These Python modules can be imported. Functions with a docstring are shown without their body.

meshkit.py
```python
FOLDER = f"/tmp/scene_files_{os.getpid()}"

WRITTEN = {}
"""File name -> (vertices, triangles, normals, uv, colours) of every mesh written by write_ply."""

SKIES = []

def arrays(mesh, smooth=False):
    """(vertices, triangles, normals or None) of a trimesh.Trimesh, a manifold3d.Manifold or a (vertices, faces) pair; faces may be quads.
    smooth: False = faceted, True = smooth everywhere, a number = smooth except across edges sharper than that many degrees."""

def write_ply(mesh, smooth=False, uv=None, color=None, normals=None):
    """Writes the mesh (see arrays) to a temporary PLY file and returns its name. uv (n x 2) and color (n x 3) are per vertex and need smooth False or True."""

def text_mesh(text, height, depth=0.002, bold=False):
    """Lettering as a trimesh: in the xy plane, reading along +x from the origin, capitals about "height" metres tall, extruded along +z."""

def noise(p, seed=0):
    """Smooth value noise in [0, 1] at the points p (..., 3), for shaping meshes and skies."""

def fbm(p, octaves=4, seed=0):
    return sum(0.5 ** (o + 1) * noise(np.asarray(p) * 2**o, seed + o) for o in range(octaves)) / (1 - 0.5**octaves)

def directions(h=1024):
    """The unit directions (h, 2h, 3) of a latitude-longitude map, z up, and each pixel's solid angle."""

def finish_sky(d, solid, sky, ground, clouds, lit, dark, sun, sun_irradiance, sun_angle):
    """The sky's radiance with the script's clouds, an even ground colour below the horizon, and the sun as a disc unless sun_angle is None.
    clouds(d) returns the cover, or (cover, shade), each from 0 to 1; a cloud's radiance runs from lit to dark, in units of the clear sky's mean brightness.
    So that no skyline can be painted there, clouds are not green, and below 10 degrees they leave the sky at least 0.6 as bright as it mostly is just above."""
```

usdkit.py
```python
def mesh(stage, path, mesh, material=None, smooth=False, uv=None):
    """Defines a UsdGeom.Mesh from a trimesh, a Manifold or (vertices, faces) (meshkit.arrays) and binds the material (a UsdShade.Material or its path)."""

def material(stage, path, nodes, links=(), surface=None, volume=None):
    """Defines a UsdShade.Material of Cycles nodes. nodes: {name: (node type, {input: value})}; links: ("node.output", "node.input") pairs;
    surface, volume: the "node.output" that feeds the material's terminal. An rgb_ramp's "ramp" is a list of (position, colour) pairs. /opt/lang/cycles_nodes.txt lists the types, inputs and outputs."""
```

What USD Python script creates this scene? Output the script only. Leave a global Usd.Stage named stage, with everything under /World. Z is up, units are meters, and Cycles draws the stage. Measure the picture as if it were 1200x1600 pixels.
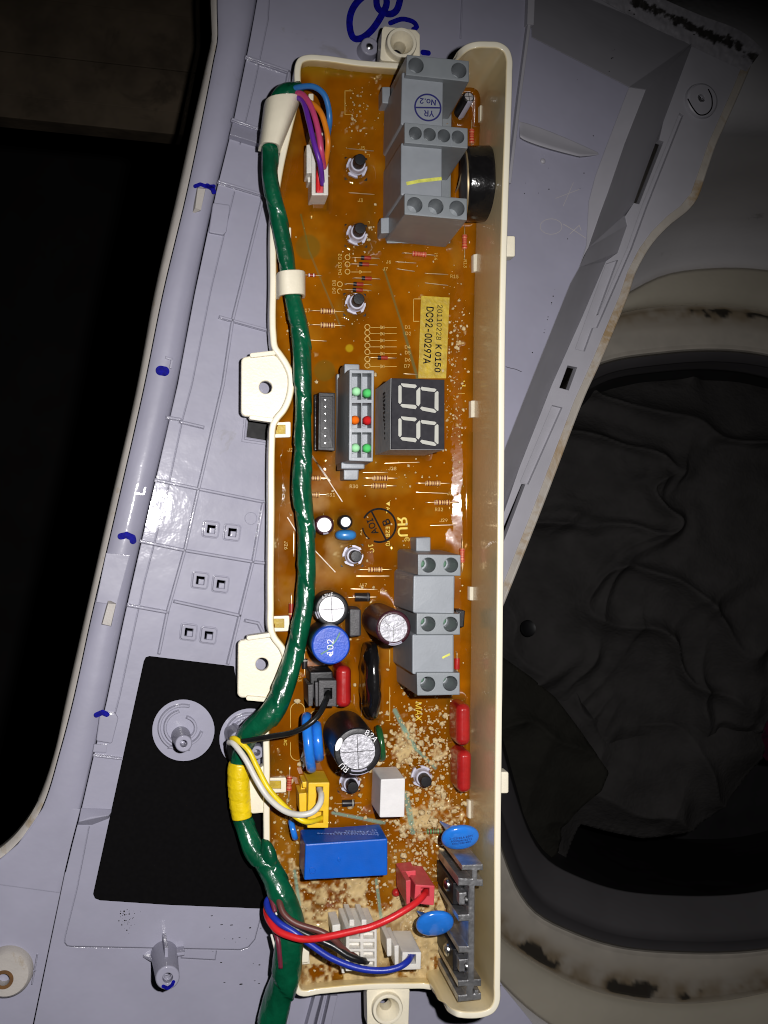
import math, random, sys
import numpy as np, trimesh, shapely
from shapely.geometry import Polygon, LineString, Point, box as sbox
from shapely.ops import unary_union
from scipy import ndimage
from pxr import Usd, UsdGeom, UsdLux, UsdShade, Gf, Sdf, Vt
import usdkit, meshkit

stage = Usd.Stage.CreateInMemory()
UsdGeom.SetStageUpAxis(stage, 'Z'); UsdGeom.SetStageMetersPerUnit(stage, 1.0)
UsdGeom.Xform.Define(stage, '/World'); UsdGeom.Scope.Define(stage, '/World/Looks')
rng = np.random.default_rng(11)
random.seed(11)

# ------------------------------------------------------------------ camera
# unit "u": 0.165 mm. z = 0 is the resin surface of the board, x right, y up the picture.
S = 0.000165
F = 1700.0                     # focal length in u at one picture unit per u
FOOT = (310.0, 810.0)          # where the camera stands above the board
H = 1700.0
C = np.array([FOOT[0], -FOOT[1], H])
d0 = np.array([(FOOT[0]-600)/F, -(FOOT[1]-800)/F, -1.0]); d0 /= np.linalg.norm(d0)
def rot_between(a, b):
    v = np.cross(a, b); c = a @ b
    K = np.array([[0, -v[2], v[1]], [v[2], 0, -v[0]], [-v[1], v[0], 0]])
    return np.eye(3) + K + K @ K / (1 + c)
RC = rot_between(d0, np.array([0, 0, -1.0]))
cam = UsdGeom.Camera.Define(stage, '/World/camera')
M4 = np.eye(4); M4[:3, :3] = RC.T; M4[3, :3] = C * S
cam.AddTransformOp().Set(Gf.Matrix4d(*[float(x) for x in M4.ravel()]))
cam.CreateHorizontalApertureAttr(36.0); cam.CreateVerticalApertureAttr(48.0)
cam.CreateFocalLengthAttr(36.0 * F / 1200.0)
cam.CreateClippingRangeAttr(Gf.Vec2f(0.01, 100.0))
EXPOSURE = 0.0
cam.CreateExposureAttr(EXPOSURE)

# ------------------------------------------------------------------ the one lamp: a small torch beside the lens
LFOOT = (440.0, 752.0)
lamp_pos = np.array([LFOOT[0], -LFOOT[1], 1700.0])
aim = np.array([440.0, -1075.0, 0.0])
lamp = UsdLux.SphereLight.Define(stage, '/World/torch_light')
lamp.CreateRadiusAttr(16 * S); lamp.CreateIntensityAttr(14200.0); lamp.CreateNormalizeAttr(False)
lamp.CreateColorAttr(Gf.Vec3f(1.0, 0.975, 0.97))
sh = UsdLux.ShapingAPI.Apply(lamp.GetPrim()); sh.CreateShapingConeAngleAttr(44.5); sh.CreateShapingConeSoftnessAttr(1.0)
zc = -(aim - lamp_pos); zc /= np.linalg.norm(zc)
xc = np.cross([0, 1, 0], zc); xc /= np.linalg.norm(xc); yc = np.cross(zc, xc)
ML = np.eye(4); ML[0, :3] = xc; ML[1, :3] = yc; ML[2, :3] = zc; ML[3, :3] = lamp_pos * S
lamp.AddTransformOp().Set(Gf.Matrix4d(*[float(x) for x in ML.ravel()]))

# ------------------------------------------------------------------ helpers: frames, meshes, objects
class Frame:
    def __init__(s, o, ex, ey):
        s.o = np.array(o, float); s.ex = np.array(ex, float); s.ex /= np.linalg.norm(s.ex)
        ez = np.cross(s.ex, ey); s.ez = ez/np.linalg.norm(ez); s.ey = np.cross(s.ez, s.ex)
        s.R = np.stack([s.ex, s.ey, s.ez])
    def px(s, px, py, h=0.0):
        d = RC @ np.array([(px-600)/F, -(py-800)/F, -1.0])
        t = (h - (C - s.o) @ s.ez) / (d @ s.ez)
        return (s.R @ (C + t*d - s.o))[:2]
    def p3(s, px, py, h=0.0):
        return s.world(np.array([[*s.px(px, py, h), h]]))[0]
    def world(s, p):
        return np.asarray(p) @ s.R + s.o
    def poly(s, pts, h=0.0):
        return Polygon([s.px(x, y, h) for x, y in pts]).buffer(0)
    def out(s, m):
        m = m.copy(); m.vertices = s.world(m.vertices); return m
B = Frame((0, 0, 0), (1, 0, 0), (0, 1, 0))
def at(px, py, h=0.0):
    return B.p3(px, py, h)
def project(p):
    q = (np.asarray(p) - C) @ RC
    return np.stack([600 + F*q[..., 0]/-q[..., 2], 800 - F*q[..., 1]/-q[..., 2]], -1)
Z0 = -36.0
PB = Frame(at(375, 700, Z0), (1, 0, -0.085), (0, 1, -0.005))      # the upturned panel lies a little askew under the board
def cat(*ms):
    return trimesh.util.concatenate([m for m in ms if m is not None and len(m.vertices)])
def polys(g):
    return [p for p in getattr(g, 'geoms', [g]) if p.geom_type == 'Polygon' and p.area > 1e-6]
def ext(poly, z0, z1):
    ms = []
    for p in polys(poly):
        m = trimesh.creation.extrude_polygon(p, z1-z0, engine='earcut'); m.apply_translation([0, 0, z0]); ms.append(m)
    return cat(*ms)
def hull(p):
    return trimesh.points.PointCloud(np.asarray(p)).convex_hull
def rpoly(poly, z0, z1, c=2.0, r=3.0, flare=0.0, segs=3):
    """a convex block over poly with rounded upright edges and a chamfered top"""
    P = poly.buffer(-r).buffer(r, quad_segs=segs) if r else poly
    base = P.buffer(flare) if flare else P
    I = P.buffer(-c); J = P.buffer(-c*.3)
    L = lambda q, z: [(x, y, z) for x, y in q.exterior.coords]
    return hull(L(base, z0) + L(P, z1-c) + L(J, z1-c*.3) + L(I, z1))
def rbox(pts, h1, h0=-2.0, c=2.0, r=3.0, flare=0.0, fr=B):
    return fr.out(rpoly(fr.poly(pts, h1), h0, h1, c, r, flare))
def quad(x0, y0, x1, y1):
    return [(x0, y0), (x1, y0), (x1, y1), (x0, y1)]
def prism(pts, h0, h1, fr=B, holes=()):
    g = fr.poly(pts, h1)
    for k in holes: g = g.difference(fr.poly(k, h1))
    return fr.out(ext(g, h0, h1))
def circ(cx, cy, r, n=28, ry=None, a=0):
    t = np.linspace(0, 2*np.pi, n, endpoint=False); ry = ry or r
    return [(cx + r*math.cos(q)*math.cos(a) - ry*math.sin(q)*math.sin(a), cy + r*math.cos(q)*math.sin(a) + ry*math.sin(q)*math.cos(a)) for q in t]
def lathe(prof, p0, axis, n=32):
    p0 = np.asarray(p0, float); a = np.asarray(axis, float); a = a/np.linalg.norm(a)
    u = np.cross(a, [0, 1, 0] if abs(a[1]) < .9 else [1, 0, 0]); u /= np.linalg.norm(u); v = np.cross(a, u)
    t = np.linspace(0, 2*np.pi, n, endpoint=False); V = []; Fc = []
    for r, s in prof:
        V.append(p0 + a*s + r*(np.cos(t)[:, None]*u + np.sin(t)[:, None]*v))
    m = len(prof)
    for i in range(m-1):
        for j in range(n):
            q = (j+1) % n
            Fc += [[i*n+j, i*n+q, (i+1)*n+q], [i*n+j, (i+1)*n+q, (i+1)*n+j]]
    V = np.vstack(V); k = len(V)
    V = np.vstack([V, p0 + a*prof[0][1], p0 + a*prof[-1][1]])
    for j in range(n):
        q = (j+1) % n
        Fc += [[k, q, j], [k+1, (m-1)*n+j, (m-1)*n+q]]
    tm = trimesh.Trimesh(V, Fc, process=True); tm.update_faces(tm.nondegenerate_faces()); tm.fix_normals()
    return tm
def spline(pts, step=4.0):
    P = np.asarray(pts, float)
    if len(P) < 3:
        k = max(2, int(np.linalg.norm(P[1, :3]-P[0, :3])/step)); return P[0] + np.linspace(0, 1, k)[:, None]*(P[1]-P[0])
    Q = np.vstack([2*P[0]-P[1], P, 2*P[-1]-P[-2]]); out = []
    for i in range(1, len(Q)-2):
        n = max(2, int(np.linalg.norm(Q[i+1, :3]-Q[i, :3])/step))
        for t in np.linspace(0, 1, n, endpoint=False):
            a, b, c, d = Q[i-1:i+3]
            out.append(.5*((2*b)+(c-a)*t+(2*a-5*b+4*c-d)*t*t+(3*b-a-3*c+d)*t**3))
    out.append(P[-1]); return np.array(out)
def tube(pts, r, n=12, step=4.0, wrap=0.0, pitch=60.0, wob=0.0, smooth=True):
    """pts: 3-D points (and radius as a 4th number when r is None)"""
    P = spline(pts, step) if smooth else np.asarray(pts, float)
    R = P[:, 3] if r is None else np.full(len(P), float(r)); P = P[:, :3]
    T = np.gradient(P, axis=0); T /= np.linalg.norm(T, axis=1)[:, None]
    u = np.cross(T[0], [0, 0, 1.0]); u = u/np.linalg.norm(u) if np.linalg.norm(u) > 1e-3 else np.array([1.0, 0, 0])
    th = np.linspace(0, 2*np.pi, n, endpoint=False); V = []; s = 0
    for i in range(len(P)):
        u = u - T[i]*(u @ T[i]); u /= np.linalg.norm(u); v = np.cross(T[i], u)
        if i: s += np.linalg.norm(P[i]-P[i-1])
        rr = np.full(n, R[i])
        if wrap:
            q = (s/pitch + th/(2*np.pi)) % 1.0
            rr = rr*(1 + wrap*(q-.5)) + wrap*R[i]*.22*np.sin(7*th+s*.11)*np.sin(s*.05+2*th)
        if wob: rr = rr*(1 + wob*np.sin(s*.021+1.3)*np.sin(2*th+s*.013))
        V.append(P[i] + rr[:, None]*(np.cos(th)[:, None]*u + np.sin(th)[:, None]*v))
    m = len(P); V = np.vstack(V); Fc = []
    I, J = np.meshgrid(np.arange(m-1), np.arange(n), indexing='ij'); I = I.ravel(); J = J.ravel(); K = (J+1) % n
    Fc = np.vstack([np.stack([I*n+J, I*n+K, (I+1)*n+K], 1), np.stack([I*n+J, (I+1)*n+K, (I+1)*n+J], 1)])
    k = len(V); V = np.vstack([V, P[0], P[-1]]); j = np.arange(n); q = (j+1) % n
    Fc = np.vstack([Fc, np.stack([np.full(n, k), q, j], 1), np.stack([np.full(n, k+1), (m-1)*n+j, (m-1)*n+q], 1)])
    tm = trimesh.Trimesh(V, Fc, process=False); tm.fix_normals(); return tm
def sheet(faces, thick, fr=PB):
    """polygons of (px, py, h) that share corners, given thickness downwards"""
    idx = {}; V = []; Fc = []
    for f in faces:
        ids = []
        for p in f:
            if p not in idx:
                idx[p] = len(V); V.append([*fr.px(*p), p[2]])
            ids.append(idx[p])
        q = np.array([V[i][:2] for i in ids]); ar = .5*np.sum(q[:, 0]*np.roll(q[:, 1], -1)-np.roll(q[:, 0], -1)*q[:, 1])
        if ar < 0: ids = ids[::-1]
        for i in range(1, len(ids)-1): Fc.append([ids[0], ids[i], ids[i+1]])
    V = np.array(V); n = len(V); Fc = np.array(Fc)
    W = V.copy(); W[:, 2] -= thick
    e = np.vstack([Fc[:, [0, 1]], Fc[:, [1, 2]], Fc[:, [2, 0]]]); have = {tuple(x) for x in e.tolist()}
    side = []
    for a, b in have:
        if (b, a) not in have: side += [[a, n+a, n+b], [a, n+b, b]]
    allf = np.vstack([Fc, Fc[:, ::-1]+n] + ([np.array(side)] if side else []))
    return fr.out(trimesh.Trimesh(np.vstack([V, W]), allf, process=False))
def strips(lines, fr=PB):
    """faces between successive lines of (px, py, h), all of one length"""
    return [(a[i], a[i+1], b[i+1], b[i]) for a, b in zip(lines, lines[1:]) for i in range(len(a)-1)]
def diff(a, bs):
    return trimesh.boolean.difference([a] + list(bs), engine='manifold')
def text(s, h, px, py, rot=0.0, z=0.2, d=0.25, fr=B, bold=False, wx=1.0):
    m = meshkit.text_mesh(s, h, d, bold); b = m.bounds
    m.apply_translation([-(b[0, 0]+b[1, 0])/2, -(b[0, 1]+b[1, 1])/2, 0]); m.vertices[:, 0] *= wx
    m.apply_transform(trimesh.transformations.rotation_matrix(math.radians(rot), [0, 0, 1]))
    x, y = fr.px(px, py, z); m.apply_translation([x, y, z]); return fr.out(m)
def line(pts, w, z=0.2, d=0.2, fr=B, cap='flat'):
    g = LineString([fr.px(x, y, z) for x, y in pts]).buffer(w/2, cap_style=cap)
    return fr.out(ext(g, z, z+d))
def ring(px, py, r, w, z=0.2, d=0.2, fr=B):
    p = Point(*fr.px(px, py, z)); return fr.out(ext(p.buffer(r).difference(p.buffer(r-w)), z, z+d))

OFF = {}
def unique(parent, name):
    path = f'{parent}/{name}'; k = 0
    while stage.GetPrimAtPath(path): k += 1; path = f'{parent}/{name}_{k:03d}'
    return path
def tag(o, label=None, cat=None, group=None, kind=None):
    for k, v in (('label', label), ('category', cat), ('group', group), ('kind', kind)):
        if v: o.SetCustomDataByKey(k, v)
    return o
def thing(name, label, cat, loc=(0, 0, 0), group=None, kind=None):
    path = unique('/World', name); x = UsdGeom.Xform.Define(stage, path); loc = np.array(loc, float)
    x.AddTranslateOp().Set(Gf.Vec3d(*[float(v) for v in loc*S])); OFF[path] = loc
    return tag(x.GetPrim(), label, cat, group, kind)
def obj(name, mesh, mat, parent=None, label=None, smooth=35, cat=None, group=None, kind=None, color=None):
    pp = str(parent.GetPath()) if parent is not None else '/World'
    path = unique(pp, name); off = OFF.get(pp, np.zeros(3)); OFF[path] = off
    m = mesh.copy(); m.vertices = (np.asarray(m.vertices) - off) * S
    g = usdkit.mesh(stage, path, m, MAT[mat], smooth=smooth)
    if color is not None:
        UsdGeom.PrimvarsAPI(g).CreatePrimvar('tint', Sdf.ValueTypeNames.Color3fArray, 'vertex').Set(Vt.Vec3fArray.FromNumpy(np.asarray(color, np.float32)))
    return tag(g.GetPrim(), label, cat, group, kind)

# ------------------------------------------------------------------ materials
MAT = {}
def mat(name, col, rough=.45, var=.08, vs=250, bump=.0, bs=2500, metal=0, bevel=0, coat=0, dirt=None, dirt_at=.62, dirt_s=300, spec=.5, sss=0, trans=0, attr=False, col2=None, crough=.05, alpha=1):
    col = np.array(col); a, b = col*(1-var), np.minimum(col*(1+var), 1)
    if col2 is not None: a, b = col, np.array(col2)
    N = {'geo': ('geometry', {}), 'n1': ('noise_texture', {'scale': vs, 'detail': 4, 'roughness': .6}),
         'c': ('mix_color', {'a': tuple(a), 'b': tuple(b)}), 'r1': ('map_range', {'from_min': .35, 'from_max': .65, 'clamp': True}),
         'p': ('principled_bsdf', {'roughness': rough, 'metallic': metal, 'coat_weight': coat, 'coat_roughness': crough, 'specular_ior_level': spec, 'transmission_weight': trans, 'alpha': alpha})}
    L = [('geo.position', 'n1.vector'), ('n1.fac', 'r1.value'), ('r1.result', 'c.fac')]
    out = 'c.result'
    if attr:
        N['at'] = ('attribute', {'attribute': 'tint'}); out = 'at.color'
    if dirt is not None:
        N['n2'] = ('noise_texture', {'scale': dirt_s, 'detail': 6, 'roughness': .65, 'distortion': .4}); N['r2'] = ('map_range', {'from_min': dirt_at, 'from_max': dirt_at+.12, 'clamp': True, 'to_max': .85})
        N['c2'] = ('mix_color', {'b': tuple(dirt)})
        L += [('geo.position', 'n2.vector'), ('n2.fac', 'r2.value'), ('r2.result', 'c2.fac'), (out, 'c2.a')]; out = 'c2.result'
    L.append((out, 'p.base_color'))
    if rough > .2:
        N['n4'] = ('noise_texture', {'scale': vs*2.3, 'detail': 3}); N['r4'] = ('map_range', {'to_min': rough*.8, 'to_max': min(1, rough*1.25)})
        L += [('geo.position', 'n4.vector'), ('n4.fac', 'r4.value'), ('r4.result', 'p.roughness')]
    nrm = None
    if bevel:
        N['bv'] = ('bevel', {'radius': bevel*S, 'samples': 4}); nrm = 'bv.bevel'
    if bump:
        N['n3'] = ('noise_texture', {'scale': bs, 'detail': 3}); N['b'] = ('bump', {'distance': bump*S, 'strength': 1.0})
        L += [('geo.position', 'n3.vector'), ('n3.fac', 'b.height')]
        if nrm: L.append((nrm, 'b.normal'))
        nrm = 'b.normal'
    if nrm:
        L.append((nrm, 'p.normal'))
        if coat: L.append((nrm, 'p.coat_normal'))
    if sss:
        N['p'][1].update({'subsurface_weight': sss, 'subsurface_scale': 6*S, 'subsurface_radius': (1, .8, .6)})
    MAT[name] = usdkit.material(stage, f'/World/Looks/{name}', N, L, surface='p.BSDF')

mat('cream', (.83, .765, .60), .38, .05, 120, bump=.25, bs=1600, bevel=2.2, dirt=(.42, .28, .09), dirt_at=.70, dirt_s=160)
mat('tray_film', (.8, .73, .56), .38, .05, 120, bump=.2, bs=1200, attr=True, dirt=(.42, .28, .09), dirt_at=.70, dirt_s=160, coat=.5, crough=.1)
mat('resin', (.3, .1, .01), .6, attr=True, coat=1.0, crough=.02, bump=.05, bs=700, spec=.0)
mat('grey_plastic', (.215, .235, .25), .42, .05, 200, bump=.12, bs=2500, bevel=1.2, coat=.15, crough=.25)
mat('grey_light', (.255, .275, .30), .42, .05, 200, bump=.12, bs=2500, bevel=1.0)
mat('panel_grey', (.297, .292, .368), .46, .05, 45, bump=.55, bs=230, bevel=2.0, dirt=(.20, .19, .185), dirt_at=.685, dirt_s=75, coat=.26, crough=.085, spec=.35)
mat('panel_trough', (.345, .338, .372), .45, .08, 35, bump=.08, bs=900, bevel=2.0, dirt=(.14, .13, .12), dirt_at=.70, dirt_s=110)
mat('panel_rim', (.42, .39, .36), .5, .1, 60, bump=.3, bs=1800, dirt=(.28, .21, .12), dirt_at=.60, dirt_s=140)
mat('stained_edge', (.40, .365, .32), .5, .12, 60, bump=.4, bs=1300, bevel=2, dirt=(.27, .17, .065), dirt_at=.50, dirt_s=60)
mat('black_foam', (.0045, .0042, .0045), .98, .1, 900, bump=.15, bs=3000, spec=.02)
mat('dark_opening', (.02, .02, .02), .8, .1)
mat('black_plastic', (.010, .0095, .011), .42, .2, 400, bump=.15, bevel=1.2, spec=.3)
mat('black_gloss', (.008, .0075, .008), .16, .2, 300, bump=.6, bs=700)
mat('charcoal', (.045, .042, .045), .5, .12, 400, bump=.3, bevel=1.2)
mat('display_face', (.016, .015, .020), .6, .1, 300, bevel=.8, spec=.2)
mat('display_side', (.52, .53, .54), .6, .1, 300)
mat('segment', (.42, .42, .37), .6, .04, 300)
mat('lavender_metal', (.50, .49, .58), .38, .08, 600, bevel=.8)
mat('alu_top', (.46, .455, .49), .5, .35, 900, metal=.35, bump=.9, bs=1500, dirt=(.25, .25, .27), dirt_at=.58, dirt_s=900)
mat('alu_white', (.66, .65, .68), .45, .08, 700, metal=.25, bump=.2)
mat('steel', (.62, .62, .62), .24, .2, 900, metal=1, bump=.2)
mat('heatsink', (.42, .42, .43), .36, .25, 300, metal=.85, bump=.5, bs=1200, bevel=1.2)
mat('sleeve_black', (.008, .0075, .009), .42, .2, 300, bump=.3, bs=900, bevel=1)
mat('sleeve_brown', (.045, .011, .018), .33, .2, 300, bump=.3, bevel=1)
mat('sleeve_stripe', (.42, .41, .50), .4, .06)
mat('print_white', (.80, .79, .80), .5, .03)
mat('print_black', (.008, .0075, .008), .7, .1, spec=.1)
mat('print_blue', (.012, .012, .12), .5, .1)
mat('print_silk', (.52, .34, .06), .5, .2, 900)
mat('print_yellow', (.68, .50, .03), .45, .15, 900)
mat('pale_blue_print', (.25, .36, .72), .5, .1)
mat('marker_blue', (.003, .003, .21), .6, .3, 800, spec=.08)
mat('marker_yellow', (.62, .62, .10), .5, .2, 700)
mat('sticker', (.50, .35, .006), .5, .16, 500, bump=.8, bs=900, col2=(.36, .24, .005), dirt=(.22, .2, .03), dirt_at=.68)
mat('blue_relay', (.003, .10, .52), .33, .06, 200, bump=.15, bevel=1.5)
mat('blue_disc', (.02, .19, .70), .2, .08, 300, bump=.35, bs=700, coat=.6)
mat('blue_inductor', (.012, .075, .52), .3, .1, 200, bump=.3, bevel=1.5)
mat('blue_small', (.03, .19, .48), .3, .1)
mat('green_disc', (.012, .075, .022), .25, .15, 300, bump=.4, bs=700)
mat('red_cap', (.36, .012, .012), .28, .12, 250, bump=.3, bs=700, coat=.4)
mat('white_relay', (.74, .725, .72), .45, .04, 250, bump=.2, bevel=1.5, dirt=(.5, .46, .36), dirt_at=.72)
mat('white_nylon', (.80, .76, .68), .42, .06, 250, bump=.2, bevel=1.2, sss=.25)
mat('yellow_nylon', (.80, .50, .012), .4, .06, 300, bump=.15, bevel=1.2, dirt=(.48, .30, .01), dirt_at=.68)
mat('red_nylon', (.62, .065, .085), .4, .08, 300, bump=.15, bevel=1.2)
mat('green_sheath', (.002, .080, .035), .26, .25, 160, bump=1.0, bs=800, coat=.4, crough=.14, dirt=(.03, .07, .045), dirt_at=.66, dirt_s=220)
mat('yellow_tape', (.78, .56, .006), .34, .1, 200, bump=2.0, bs=500, dirt=(.25, .17, .01), dirt_at=.70)
mat('wire_white', (.66, .64, .58), .4, .06, bump=.2); mat('wire_yellow', (.80, .60, .012), .35, .05, bump=.2)
mat('wire_black', (.010, .010, .010), .3, .2, bump=.2); mat('wire_red', (.66, .018, .022), .35, .06, bump=.2)
mat('wire_blue', (.012, .03, .34), .35, .08, bump=.2); mat('wire_brown', (.12, .04, .032), .4, .12, bump=.2)
mat('wire_sky', (.035, .17, .46), .35, .06); mat('wire_orange', (.72, .22, .012), .35, .06)
mat('wire_pink', (.55, .06, .17), .35, .06); mat('wire_purple', (.13, .025, .34), .35, .06); mat('wire_maroon', (.16, .02, .04), .4, .1)
mat('resistor_tan', (.66, .42, .16), .4, .12, 900); mat('resistor_red', (.55, .16, .08), .4, .12, 900); mat('resistor_green', (.10, .22, .08), .4, .1)
mat('band_brown', (.16, .03, .012), .4, .1); mat('band_red', (.42, .03, .015), .4, .1); mat('diode_black', (.016, .013, .013), .3, .1); mat('diode_red', (.30, .03, .015), .25, .1)
mat('tinned_wire', (.55, .42, .24), .35, .2, metal=.7)
mat('led_dark', (.16, .30, .20), .15, .1, coat=1)
mat('led_green', (.10, .62, .16), .12, .05, coat=1); mat('led_orange', (.90, .17, .01), .12, .05, coat=1); mat('led_red', (.62, .02, .02), .12, .05, coat=1); mat('led_clear', (.42, .85, .46), .12, .05, coat=1)
mat('pale_scratch', (.58, .46, .33), .4, .3, 900)
mat('grit', (.62, .50, .29), .8, .3, 1500, col2=(.40, .28, .12), bump=1, bs=3000)
mat('green_streak', (.12, .26, .19), .6, .25, 600)
mat('machine_cream', (.52, .475, .38), .5, .08, 14, bump=.8, bs=500, dirt=(.10, .075, .045), dirt_at=.66, dirt_s=28)
mat('ring_tint', (.4, .4, .4), .5, attr=True, bump=.5, bs=500)
mat('machine_ring', (.46, .42, .36), .5, .1, 20, bump=.9, bs=500, dirt=(.045, .032, .02), dirt_at=.585, dirt_s=22)
mat('machine_cover', (.60, .585, .60), .45, .1, 10, bump=.6, bs=500, dirt=(.10, .09, .08), dirt_at=.66, dirt_s=30)
mat('gasket', (.085, .08, .085), .5, .1, 20)
mat('drum_dark', (.025, .024, .026), .45, .2, 30)
mat('cloth_grey', (.050, .047, .046), .95, .15, 60, bump=3.5, bs=420, spec=.1); mat('cloth_dark', (.050, .047, .045), .95, .15, 50, bump=1.2, bs=1400, spec=.1)
mat('cloth_olive', (.024, .023, .019), .95, .15, 60, bump=3.5, bs=420, spec=.1); mat('cloth_red', (.065, .006, .022), .9, .4, 300, spec=.1, col2=(.02, .01, .015))
mat('cloth_black', (.007, .007, .008), .95, .2, 100, spec=.1); mat('button_dark', (.006, .006, .007), .5)
mat('wood_old', (.036, .027, .018), .85, .35, 40, bump=1.5, bs=260, dirt=(.02, .015, .01), dirt_at=.55, dirt_s=60, spec=.1)
mat('floor_dark', (.012, .011, .011), .9, .3, 8)
mat('mould', (.030, .020, .011), .95, .4, 120, bump=2, bs=1500, col2=(.085, .058, .03))
mat('grime', (.012, .010, .009), .95, .3, 300, bump=2, bs=1500)
mat('rust_stain', (.12, .055, .015), .8, .3, 300)

#@@SETTING
# ================================================================== floor and planks far below on the left
FL = Frame((0, 0, -5600), (1, 0, 0), (0, 1, 0))
obj('floor', FL.out(trimesh.creation.box(bounds=[[-9000, -9000, -40], [9000, 9000, 0]])), 'floor_dark', kind='structure', smooth=False)
WB = Frame((0, 0, -560), (1, -.045, 0), (.045, 1, 0))
bench = thing('wooden_bench', 'weathered brown plank bench top, dim, in the dark upper left corner', 'bench', WB.p3(100, 80))
edges = [-70, -18, 33, 60, 92, 128, 163]
for i, (a, b) in enumerate(zip(edges, edges[1:])):
    pl = trimesh.creation.box(bounds=[[0, 0, -120], [1, 1, 0]])
    x0, y0 = WB.px(-200, b-1.6); x1, y1 = WB.px(345, a)
    m = rpoly(sbox(x0, y0, x1, y1), -60-rng.uniform(0, 6), rng.uniform(-8, 4), 3, 3)
    obj('plank', WB.out(m), 'wood_old', bench)

# ================================================================== the washing machine behind
WC = (1090.0, 1020.0)
def loop(pts):
    P = np.array(pts, float); ang = np.unwrap(np.arctan2(P[:, 1]-WC[1], P[:, 0]-WC[0])); r = np.hypot(P[:, 0]-WC[0], P[:, 1]-WC[1])
    o = np.argsort(np.mod(ang, 2*np.pi)); a = np.mod(ang, 2*np.pi)[o]; r = r[o]
    from scipy.interpolate import CubicSpline
    f = CubicSpline(np.r_[a, a[0]+2*np.pi], np.r_[r, r[0]], bc_type='periodic')
    t = np.linspace(0, 2*np.pi, 180, endpoint=False) + a[0]; rr = f(t)
    return np.stack([WC[0]+rr*np.cos(t), WC[1]+rr*np.sin(t)], 1)[np.argsort(np.mod(t, 2*np.pi))]
L3 = loop([(1090, 543), (1250, 565), (1420, 680), (1530, 850), (1560, 1020), (1530, 1200), (1400, 1400), (1200, 1487), (1050, 1492), (950, 1480), (880, 1455), (830, 1425), (800, 1380), (780, 1325), (740, 1180), (722, 1020), (742, 850), (800, 700), (870, 610), (936, 565), (1010, 550)])
L2 = loop([(1097, 479), (1172, 484), (1400, 590), (1600, 820), (1640, 1020), (1610, 1220), (1450, 1440), (1200, 1548), (1085, 1565), (1008, 1562), (912, 1540), (836, 1502), (784, 1464), (710, 1340), (665, 1180), (650, 1020), (675, 840), (760, 660), (860, 548), (970, 490), (1022, 481)])
L1 = loop([(1095, 420), (1200, 422), (1420, 520), (1680, 800), (1730, 1020), (1700, 1250), (1500, 1520), (1200, 1640), (1085, 1660), (950, 1640), (860, 1602), (786, 1540), (680, 1400), (600, 1200), (590, 1020), (610, 830), (700, 630), (830, 510), (979, 458), (1025, 434)])
def sc(L, k): return np.array(WC) + (L - np.array(WC))*k
ZM = -1450; DS = np.array([-12., -30.])
def ringmesh(loops):
    V = []; n = 180
    for L, z in loops: V.append(np.array([at(x, y, z) for x, y in L]))
    Fc = []
    for i in range(len(loops)-1):
        for j in range(n):
            q = (j+1) % n; Fc += [[i*n+j, (i+1)*n+j, (i+1)*n+q], [i*n+j, (i+1)*n+q, i*n+q]]
    m = trimesh.Trimesh(np.vstack(V), Fc, process=False)
    if m.face_normals[:, 2].mean() < 0: m.invert()
    return m
def clampx(L, x): 
    L = L.copy(); L[:, 0] = np.maximum(L[:, 0], x); return L
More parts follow.
